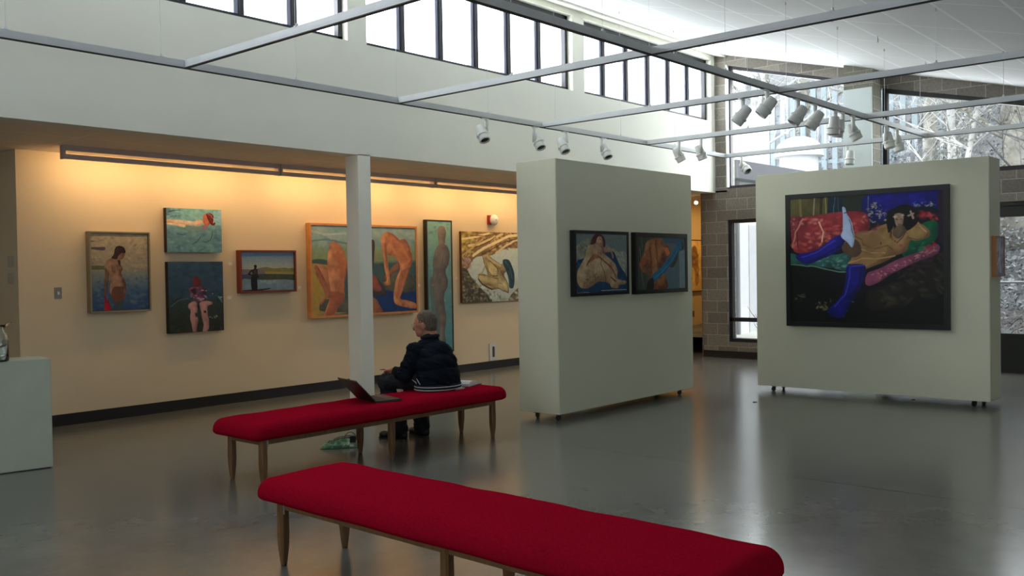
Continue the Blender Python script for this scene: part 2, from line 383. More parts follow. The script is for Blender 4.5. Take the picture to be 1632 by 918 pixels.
struct(MB().box((XW - 0.01, 7.895, 3.0), (XW + 0.07, 7.92, wt(7.92))).box((XW - 0.012, 8.155, 3.2), (XW, 8.18, 5.2)).build('trim_window', mat('white_trim', (230, 232, 232), rough=0.5)))
struct(MB().prism([(7.9, zc(7.9) - 0.035), (8.14, zc(8.14) - 0.035), (8.14, zc(8.14) + 0.02), (7.9, zc(7.9) + 0.02)], 0, -4.4, XW).build('trim_cornice', M_WHITE))
# ================================================================== OUTSIDE
M_GROUND = mat('leaf_litter', (100, 104, 106), rough=0.95, noise=(1.6, 0.35), bump=0.6, bscale=6)
def terrain():
    nx, ny = 90, 70; mb = MB(); rnd = random.Random(2)
    for j in range(ny + 1):
        for i in range(nx + 1):
            x = 15.3 + 45 * (i / nx) ** 1.3; y = -14 + 44 * j / ny
            base = 0.30 + 0.02 * (x - 15)
            hill = max(0, (x - 19) - max(0, (y - 5)) * 0.75) * 0.62
            z = base + min(hill, 13) + 0.18 * math.sin(x * 1.3 + y) * min(1, hill) + 0.12 * math.sin(y * 2.1 - x * 0.6) * min(1, hill)
            mb.v.append((x, y, z))
    for j in range(ny):
        for i in range(nx):
            a = j * (nx + 1) + i; mb.f.append((a, a + 1, a + nx + 2, a + nx + 1))
    return mb
def gz(x, y):
    return 0.30 + 0.02 * (x - 15) + min(max(0, (x - 19) - max(0, (y - 5)) * 0.75) * 0.62, 13)
o = terrain().build('hillside', M_GROUND, smooth=True); o['kind'] = 'structure'; o['label'] = 'leaf-covered hillside outside the end windows'
# white annex with a flat roof and a domed vent
M_AW = mat('annex_white', (232, 234, 234), rough=0.8); M_FASC = mat('annex_fascia', (120, 122, 126), rough=0.6)
o = empty('annex_building', (17.4, 9.0, 0)); tag(o, 'white low wing with a flat roof seen through the left tall window', 'building')
MB().box((-1.9, -0.66, 0.2), (2.12, -0.60, 3.22)).box((2.11, -0.66, 0.2), (2.17, 1.4, 3.22)).build('wall', M_AW, o)
MB().box((-1.9, -0.95, 3.22), (2.35, -0.60, 3.55)).build('roof_edge', M_FASC, o)
MB().box((-2.2, 0.25, 3.205), (1.95, 3.0, 5.03)).build('upper_wall', M_AW, o)
MB().tube([(-1.5, -0.74, 0.25), (-1.5, -0.74, 3.22)], 0.045, 12).build('downpipe', mat('pipe_grey', (150, 152, 156)), o)
MB().box((-0.9, -0.675, 0.3), (0.1, -0.655, 2.4)).build('door', mat('annex_door', (214, 218, 220)), o)
MB().tube([(0.02, -0.68, 1.25), (0.02, -0.73, 1.25), (-0.07, -0.73, 1.25)], 0.012, 8).build('door_handle', M_FASC, o)
tag(MB().box((15.2, 5.6, 0.0), (19.6, 8.38, 0.335)).build('bounce_slab', mat('bounce_slab_pale', (214, 214, 208), rough=0.9)), 'pale slab added outside the low window beside the passage to bounce daylight', 'slab')  # slab added to brighten what shows through the low window
o = empty('domed_tank', (22.0, 9.75, 0.2)); tag(o, 'white domed tank standing behind the low wing', 'tank')
n = 28
MB().loft([[(0.46 * math.cos(2 * PI * k / n), 0.46 * math.sin(2 * PI * k / n), z) for k in range(n)] for z in (0, 4.1)]).build('base', M_AW, o, smooth=False)
d = MB().loft([[(r * math.cos(2 * PI * k / n), r * math.sin(2 * PI * k / n), z) for k in range(n)] for r, z in ((0.50, 4.06), (0.60, 4.08), (0.57, 4.22), (0.50, 4.38), (0.36, 4.50), (0.18, 4.56), (0.01, 4.58))]).build('dome', M_AW, o); smooth_angle(d)
# pale slatted screen on the slope
o = empty('slatted_screen', (30.0, 11.5, gz(30, 9) - 1.5)); tag(o, 'row of pale upright boards standing among the trees outside', 'fence')
M_SLAT = mat('pale_slats', (150, 164, 168), rough=0.7)
for k in range(30):
    y = -6.0 + 0.36 * k
    MB().box((0, y, 0), (0.08, y + 0.17, 3.4 + 0.25 * math.sin(k * 1.7))).build('board', M_SLAT, o)
MB().box((0.08, -6.1, 0.9), (0.14, 4.8, 1.02)).box((0.08, -6.1, 2.5), (0.14, 4.8, 2.62)).build('rail', M_SLAT, o)
# handrail outside the low glazed front
o = empty('handrail', (17.2, 3.4, 0.55)); tag(o, 'thin metal handrail outside the low glazed front', 'handrail')
M_RAIL = mat('galvanised', (150, 152, 156), rough=0.4, metal=0.6)
MB().tube([(0, -0.02, 0.72), (0, 1.6, 0.72)], 0.022, 10).tube([(0, -0.02, 0.72), (0.1, -0.5, 1.15)], 0.022, 10).build('top_rail', M_RAIL, o)
for y in (0.0, 0.8, 1.55): MB().tube([(0, y, -0.2), (0, y, 0.72)], 0.018, 8).build('post', M_RAIL, o)

def branches(mb, rnd, p, d, L, r, depth, up=0.25):
    pts = [p]; rs = [r]; n = 4
    for k in range(n):
        d = (d + Vector((rnd.uniform(-.22, .22), rnd.uniform(-.22, .22), rnd.uniform(-.12, .18) + up * 0.15))).normalized()
        p = p + d * L / n; pts.append(p); rs.append(r * (1 - 0.55 * (k + 1) / n))
    mb.tube(pts, rs, 5 if r > 0.02 else 3, cap=False)
    if depth > 0:
        for k in range(rnd.randint(3, 5)):
            i = rnd.randint(1, n); a = rnd.uniform(0, 2 * PI)
            side = Vector((math.cos(a), math.sin(a), rnd.uniform(-0.1, 0.7))).normalized()
            branches(mb, rnd, pts[i], (d * 0.5 + side).normalized(), L * rnd.uniform(0.5, 0.72), max(rs[i] * 0.55, 0.006), depth - 1, up)
def tree(x, y, h, r, seed, label, bark, grp='bare trees outside the end windows', lean=0.0):
    rnd = random.Random(seed); z0 = gz(x, y) - 0.1
    o = empty('bare_tree', (x, y, z0)); tag(o, label, 'tree', grp)
    pts = []; rs = []; p = Vector((0, 0, 0)); d = Vector((lean * 0.3, lean, 1)).normalized()
    for k in range(9):
        pts.append(p.copy()); rs.append(r * (1.15 - 0.85 * k / 8)); d = (d + Vector((rnd.uniform(-.06, .06), rnd.uniform(-.06, .06), 0))).normalized(); p = p + d * h / 8
    MB().tube(pts, rs, 10).build('trunk', bark, o, smooth=True)
    mb = MB()
    for k in range(20):
        i = rnd.randint(2, 8); a = rnd.uniform(0, 2 * PI)
        branches(mb, rnd, pts[i], Vector((math.cos(a), math.sin(a), rnd.uniform(0.1, 0.8))).normalized(), h * rnd.uniform(0.14, 0.30), rs[i] * 0.38, 2)
    mb.build('branches', bark, o)
    return o
BK1 = mat('mossy_bark', (150, 148, 138), rough=0.95, noise=(5, 0.4), bump=0.8, bscale=14); BK2 = mat('grey_bark', (96, 96, 98), rough=0.95, noise=(6, 0.35), bump=0.7, bscale=14); BK3 = mat('pale_birch_bark', (186, 186, 182), rough=0.9, noise=(4, 0.25), bump=0.5, bscale=10)
T = [(21.5, 4.75, 9, .34, 'broad mossy trunk in the middle of the right tall window', BK1), (19.5, 3.55, 8, .09, 'slim tree at the right edge of the right tall window', BK2), (23.5, 6.6, 9, .10, 'slim pale tree left of the broad mossy trunk', BK3),
     (26, 5.6, 10, .15, 'grey tree just behind the broad mossy trunk', BK2), (20.8, 5.9, 8, .07, 'thin pale sapling near the block pier', BK3), (27, 8.2, 11, .18, 'tree behind the domed tank', BK1), (28.5, 10.5, 12, .16, 'pale tree standing left of the domed tank', BK3),
     (31, 13.5, 12, .20, 'mossy tree behind the annex roof', BK1), (24, 3.7, 9, .12, 'leaning grey tree right of the broad mossy trunk', BK2), (33, 8.4, 12, .2, 'far tree up the slope behind the slatted screen', BK2), (29, 5.6, 11, .14, 'far pale tree on the upper slope', BK3),
     (34, 16.5, 13, .2, 'far mossy tree seen at the left end of the tall window', BK1), (25.5, 12.6, 11, .13, 'pale tree rising close behind the annex', BK3), (36, 11.5, 13, .22, 'most distant tree on the hill crest', BK2)]
for k, (x, y, h, r, l, b_) in enumerate(T): tree(x, y, h, r, 11 + k, l, b_, lean=-0.25 if 'leaning' in l else 0.03 * math.sin(k * 2.3))
# brambles and twigs along the slope
rnd = random.Random(9); mb = MB()
for k in range(900):
    x = rnd.uniform(17.5, 27); y = rnd.uniform(0.5, 7.6); z = gz(x, y); p = Vector((x, y, z - 0.05)); a = rnd.uniform(0, 2 * PI); d = Vector((math.cos(a) * 0.6, math.sin(a) * 0.6, 1)).normalized(); L = rnd.uniform(0.5, 1.7); pts = []
    for i in range(6): pts.append(p); d = (d + Vector((math.cos(a) * .18, math.sin(a) * .18, -0.20))).normalized(); p = p + d * L / 5
    mb.tube(pts, [0.010, 0.009, 0.008, 0.007, 0.005, 0.003], 3, cap=False)
tag(mb.build('brambles', mat('bramble_stems', (120, 114, 112), rough=0.9)), 'tangle of bare bramble stems on the slope outside', 'brambles', kind='stuff')
# ivy and dead leaves: small tilted leaves round the trunks and over the slope
def leaves(name, pts_, size, m, seed, parent=None):
    r_ = np.random.default_rng(seed); n_l = len(pts_); P_ = np.array(pts_, np.float32)
    a_ = r_.normal(size=(n_l, 3)); a_ /= np.linalg.norm(a_, axis=1)[:, None]; b_ = np.cross(a_, r_.normal(size=(n_l, 3))); b_ /= np.linalg.norm(b_, axis=1)[:, None]
    s_ = (size * r_.uniform(0.4, 1.3, n_l))[:, None]
    q_ = np.stack([P_ - a_ * s_, P_ - b_ * s_ * 0.5, P_ + a_ * s_, P_ + b_ * s_ * 0.5], 1).reshape(-1, 3)
    me = bpy.data.meshes.new(name); me.from_pydata(q_.tolist(), [], np.arange(n_l * 4).reshape(-1, 4).tolist()); me.materials.append(m)
    o = bpy.data.objects.new(name, me); C.objects.link(o)
    if parent: o.parent = parent
    return o
M_IVY = mat('ivy_leaf', (140, 144, 132), rough=0.7, noise=(3, 0.5)); M_DEAD = mat('dead_leaf', (122, 126, 130), rough=0.9, noise=(2, 0.5))
for t_ in [o for o in C.objects if o.name.startswith('bare_tree')]:
    tr = [c for c in t_.children if c.name.startswith('trunk')][0]; vs_ = [v.co for v in tr.data.vertices]; r0 = rnd.uniform(0.06, 0.26); L_ = []
    for k in range(2600):
        v = vs_[rnd.randrange(len(vs_))]; w_ = vs_[min(len(vs_) - 1, (vs_ and rnd.randrange(len(vs_))))]
        i_ = rnd.randrange(0, len(vs_) - 10); u_ = rnd.random(); p_ = vs_[i_] * (1 - u_) + vs_[i_ + 10] * u_
        L_.append((p_.x + rnd.gauss(0, r0), p_.y + rnd.gauss(0, r0), p_.z + rnd.gauss(0, .15)))
    leaves('ivy', L_, 0.045, M_IVY, len(L_), t_)
L_ = []
for k in range(42000):
    x = rnd.uniform(17.5, 34); y = rnd.uniform(0.5, 15); g_ = gz(x, y)
    if k % 3 == 0: x, y = rnd.uniform(17.9, 24), rnd.uniform(1.0, 6.5); g_ = gz(x, y)
    if g_ > 1.0 or k % 3 == 0: L_.append((x, y, g_ + abs(rnd.gauss(0, 0.55))))
tag(leaves('undergrowth', L_, 0.055, M_DEAD, 77), 'grey dead undergrowth covering the slope outside', 'undergrowth', kind='stuff')
rnd = random.Random(5); mb = MB()
for k in range(26):
    x = rnd.uniform(15.7, 16.6); y = rnd.uniform(6.6, 8.0); p = Vector((x, y, 0.30)); a = rnd.uniform(0, 2 * PI); branches(mb, rnd, p, Vector((math.cos(a) * .6, math.sin(a) * .6, 1)).normalized(), rnd.uniform(.2, .4), 0.006, 1)
tag(mb.build('bare_shrub', BK2), 'bare twiggy shrub outside the low window beside the passage', 'shrub', kind='stuff')
# ================================================================== TRACK LIGHTING
ZT = 3.39
M_VAL = mat('valance_grey', (186, 168, 162), rough=0.5)
def track(name, a, b, label):
    """a white channel with a dark slot underneath"""
    o = empty(name, a); tag(o, label, 'track', 'ceiling light tracks')
    d = Vector(b) - Vector(a); ax = 0 if abs(d.x) > abs(d.y) else 1; L = d[ax]
    def bb(h0, h1, z0, z1):
        lo = [h0, h0, z0]; hi = [h1, h1, z1]; lo[ax] = min(0, L); hi[ax] = max(0, L); return tuple(lo), tuple(hi)
    mb = MB(); mb.box(*bb(-0.018, 0.018, 0.012, 0.060)); mb.box(*bb(-0.018, -0.010, 0.0, 0.014)); mb.box(*bb(0.010, 0.018, 0.0, 0.014))
    mb.build('channel', M_TRACK, o)
    MB().box(*bb(-0.0175, 0.0175, -0.007, 0.011)).build('slot', M_TRACKDARK, o)
    return o
def hanger(par, x, y):
    z1 = zc(y) - (ZT)
    lx, ly = x - par.location.x, y - par.location.y
    MB().tube([(lx, ly, 0.05), (lx, ly, z1 + 0.02)], 0.0022, 5).build('hanger_wire', M_TRACK, par)
    MB().tube([(lx, ly, 0.055), (lx, ly, 0.085)], 0.010, 8).box((lx - 0.022, ly - 0.014, 0.052), (lx + 0.022, ly + 0.014, 0.066)).build('clip', M_TRACK, par)
    MB().tube([(lx, ly, z1 - 0.03), (lx, ly, z1 + 0.01)], 0.008, 6).build('ceiling_cup', M_VAL, par)
T1 = track('light_track', (-3.2, 7.4, ZT), (13.85, 7.4, ZT), 'long light track running beside the clerestory wall')
T2 = track('light_track', (-3.2, 4.25, ZT), (13.85, 4.25, ZT), 'long light track over the two panels that crosses the short tracks')
for x in (-1.2, 1.4, 2.8, 4.03, 5.4, 6.68, 8.11, 9.38, 10.85, 12.29, 13.5): hanger(T1, x, 7.4)
for x in (-1.2, 1.4, 4.6, 6.0, 7.98, 9.3, 10.68, 12.2, 13.6): hanger(T2, x, 4.25)
for x, l in ((4.25, 'cross track at the upper left, nearest the camera'), (6.70, 'second cross track from the left, meeting the wall track above the column'), (9.10, 'middle cross track passing over the first panel'), (11.50, 'cross track with two spotlights near the wall end'), (13.85, 'farthest cross track closing the lighting grid')):
    t = track('light_track', (x, 7.38, ZT), (x, -1.2, ZT), l)
    for y in ((5.8, 2.7, 0.4) if x != 13.85 else (2.6, 0.4)): hanger(t, x, y)
for x, y in ((11.12, 3.95), (12.99, 3.99), (9.9, 4.0)):
    h = MB().tube([(x, y, zc(y) + 0.02), (x, y, zc(y) - 0.03)], 0.007, 6).tube([(x, y, zc(y) - 0.028), (x, y, zc(y) - 0.075)], 0.013, 8).build('ceiling_hook', M_TRACK)
    tag(h, {11.12: 'small hook in the white ceiling left of the right end corner', 12.99: 'small ceiling hook just above the second upper track', 9.9: 'small ceiling hook near the top edge of the photo'}[x], 'hook', 'ceiling hooks')

def spot(x, y, yaw, tilt, label, turn=0.0, side=1):
    """yaw: heading the lamp leans to; tilt from straight down"""
    o = empty('track_spotlight', (x, y, ZT)); tag(o, label, 'spotlight', 'white track spotlights')
    q = Matrix.Rotation(turn, 4, 'Z')
    MB().box((-0.055, -0.017, -0.016), (0.055, 0.017, -0.002)).tube([(0.03, 0, -0.012), (0.03, 0, -0.028)], 0.020, 12).build('adapter', M_LAMP, o, M=q)
    MB().tube([(0.03, 0, -0.02), (0.03, 0, -0.20)], 0.0225, 14).build('stem', M_LAMP, o, smooth=True, M=q)
    d = Vector((math.sin(tilt) * math.cos(yaw), math.sin(tilt) * math.sin(yaw), -math.cos(tilt)))
    rot = (-d).to_track_quat('Z', 'Y').to_matrix().to_4x4()
    off = q @ Vector((0.03, 0, -0.178)) + Vector((-math.sin(yaw), math.cos(yaw), 0)) * 0.066 * side
    M = Matrix.Translation(off) @ rot @ Matrix.Scale(1.22, 4)
    n = 28
    prof = [(0.030, 0.078), (0.038, 0.075), (0.043, 0.066), (0.049, 0.010), (0.052, -0.020)]
    def lathe(prof): return MB().loft([[(r * math.cos(2 * PI * k / n), r * math.sin(2 * PI * k / n), z) for k in range(n)] for r, z in prof])
    hd = lathe(prof); hd.box((-0.012, -0.012, -0.01), (0.012, 0.012, 0.01))
    c = hd.build('housing', M_LAMP, o, M=M); smooth_angle(c, 35)
    MB().tube([M @ Vector((0, 0, 0)), q @ Vector((0.03, 0, -0.178))], 0.011, 10).build('knuckle', M_LAMP, o)
    r = lathe([(0.052, -0.018), (0.061, -0.022), (0.063, -0.034), (0.059, -0.040), (0.056, -0.044), (0.056, -0.088), (0.050, -0.096), (0.044, -0.094), (0.040, -0.070)]).build('barrel', M_LAMP, o, M=M); smooth_angle(r, 35)
    lathe([(0.042, -0.076), (0.042, -0.080), (0.001, -0.083)]).build('lens', mat('dark_lens', (14, 14, 16), rough=0.15), o, M=M)
    MB().box((0.050, -0.006, -0.050), (0.074, 0.006, -0.036)).build('lock_knob', M_LAMP, o, M=M)
    return o
D = math.radians
TOCAM = D(-125)
spot(8.05, 7.4, D(-102), D(31), 'leftmost white spotlight on the track beside the clerestory wall', 0, -1)
spot(8.98, 7.4, D(-102), D(31), 'second spotlight from the left on the wall track', PI)
spot(9.58, 7.4, D(-102), D(31), 'third spotlight from the left on the wall track, just past a cross track', 0, -1)
spot(10.42, 7.4, D(-102), D(31), 'fourth spotlight from the left on the wall track, over the first panel', PI)
spot(11.50, 6.83, D(-50), D(28), 'left of the two spotlights on the cross track beyond the first panel', PI / 2)
spot(11.50, 6.48, D(-50), D(20), 'right of the two spotlights on the cross track beyond the first panel', PI / 2)
spot(13.85, 7.08, D(-110), D(48), 'spotlight with its dark lens facing the camera in the left tall window', PI / 2)
spot(13.85, 5.35, D(150), D(6), 'lone spotlight hanging before the white board of the block pier', PI / 2)
spot(9.10, 4.66, D(115), D(40), 'leftmost spotlight of the row in front of the tall window, pointing down left')
spot(8.82, 4.25, D(120), D(42), 'spotlight overlapping the leftmost one in the row before the tall window')
spot(9.55, 4.25, D(125), D(38), 'third spotlight of the row before the tall window')
spot(10.00, 4.25, D(118), D(36), 'fourth spotlight of the row before the tall window')
spot(10.62, 4.25, D(100), D(4), 'spotlight pointing straight down, fifth of the row', PI)
spot(10.78, 4.25, D(60), D(12), 'spotlight half hidden behind the one pointing straight down')
spot(11.10, 4.25, D(-70), D(25), 'sixth visible spotlight of the row, tipped to the right')
spot(12.20, 4.25, D(-100), D(12), 'left spotlight of the pair in front of the right tall window')
spot(12.62, 4.25, D(-80), D(14), 'right spotlight of the pair in front of the right tall window')

# ================================================================== WALL WASHER over the picture wall
M_TUBE = emit('warm_tube', (255, 206, 130), 15.0)
xs = [(4.18, 6.76), (6.80, 9.40), (9.44, 12.0), (12.04, 14.6)]
for k, (a, b) in enumerate(xs):
    o = empty('wall_washer', ((a + b) / 2, 9.66, ZS + 0.03))
    tag(o, ['wall washer light at the left end above the portrait of the wading woman', 'wall washer light running behind the white column', 'wall washer light above the tall narrow painting', 'wall washer light hidden behind the first panel'][k], 'light fixture', 'wall washer lights')
    h = (b - a) / 2
    MB().box((-h, -0.02, -0.055), (h, 0.03, 0.0)).build('upper_rail', M_VAL, o)
    MB().box((-h, -0.02, -0.140), (h, 0.015, -0.092)).build('lower_rail', M_VAL, o)
    for s in (-1, 1): MB().box((s * h - 0.012, -0.022, -0.14), (s * h + 0.012, 0.06, 0.0)).build('end_post', M_VAL, o)
    MB().tube([(-h + 0.06, 0.11, -0.024), (h - 0.06, 0.11, -0.024)], 0.010, 10).build('light_tube', M_TUBE, o)
    MB().box((-h + 0.04, 0.09, -0.013), (h - 0.04, 0.13, 0.0)).build('ballast_tray', M_VAL, o)
    for q in (-0.5, 0.5):
        area('wall_washer_lamp', ((a + b) / 2 + q * h, 9.84, ZS - 0.04), (0, 0.66, -0.75), 1.1, 0.06, 5.6, WARM)
area('passage_lamp', (17.2, 9.4, 2.88), (0, 0.2, -1), 3.6, 0.2, 24, (1.0, 0.58, 0.18))
o = empty('ceiling_spot', (17.6, 9.75, ZS + 0.03)); tag(o, 'small glowing ceiling lamp in the orange passage, nearer one', 'lamp', 'passage lamps')
MB().tube([(0, 0, 0), (0, 0, -0.04)], 0.05, 14).build('rim', M_VAL, o); MB().tube([(0, 0, -0.036), (0, 0, -0.05)], 0.04, 14).build('bulb', emit('lamp_glow', (255, 220, 150), 12), o)
o = empty('ceiling_spot', (15.6, 8.95, ZS + 0.03)); tag(o, 'small bright spot lamp beside the block wall of the orange passage', 'lamp', 'passage lamps')
MB().tube([(0, 0, 0), (0, 0, -0.07)], 0.012, 8).ball((0, 0, -0.10), 0.045).build('bracket', M_LAMP, o); MB().ball((-0.02, -0.01, -0.125), 0.035).build('bulb', bpy.data.materials['lamp_glow'], o)

# ================================================================== MOVABLE PANELS ON CASTERS
def caster(par, x, y, rz, zt=0.07):
    c = empty('caster'); c.parent = par; c.location = (x, y, 0); c.rotation_euler = (0, 0, rz)
    MB().box((-0.035, -0.03, zt - 0.008), (0.035, 0.03, zt + 0.004)).tube([(0, 0, zt - 0.006), (0, 0, zt - 0.022)], 0.014, 10).box((-0.012, -0.020, 0.020), (0.024, -0.014, zt - 0.016)).box((-0.012, 0.014, 0.020), (0.024, 0.020, zt - 0.016)).box((-0.014, -0.02, zt - 0.022), (0.024, 0.02, zt - 0.014)).build('fork', M_BLACK, c)
    MB().tube([(0.012, -0.012, 0.0275), (0.012, 0.012, 0.0275)], 0.0275, 18).build('wheel', mat('caster_rubber', (20, 20, 20), rough=0.6), c)
def panel(x0, y0, x1, y1, label, M_=None, cast=()):
    o = empty('movable_panel', ((x0 + x1) / 2, (y0 + y1) / 2, 0)); tag(o, label, 'display panel', 'movable display panels')
    hx, hy = (x1 - x0) / 2, (y1 - y0) / 2
    b = MB().box((-hx, -hy, 0.07), (hx, hy, 2.77)).build('board', M_PANEL, o, bevel=0.006)
    for i, (cx, cy, r) in enumerate(cast): caster(o, cx - (x0 + x1) / 2, cy - (y0 + y1) / 2, r)
    return o
PN1 = panel(7.69, 6.07, 10.46, 6.62, 'white display panel on casters holding two framed paintings', cast=((7.75, 6.12, 2.6), (7.75, 6.42, 0.3), (10.22, 6.12, 2.0), (10.35, 6.55, 1.0)))
PN2 = panel(11.13, 2.76, 11.57, 5.52, 'white display panel on casters holding the large dark painting', cast=((11.20, 5.32, 2.2), (11.42, 5.30, 0.3), (11.20, 2.94, 2.6), (11.42, 2.90, 0.6)))

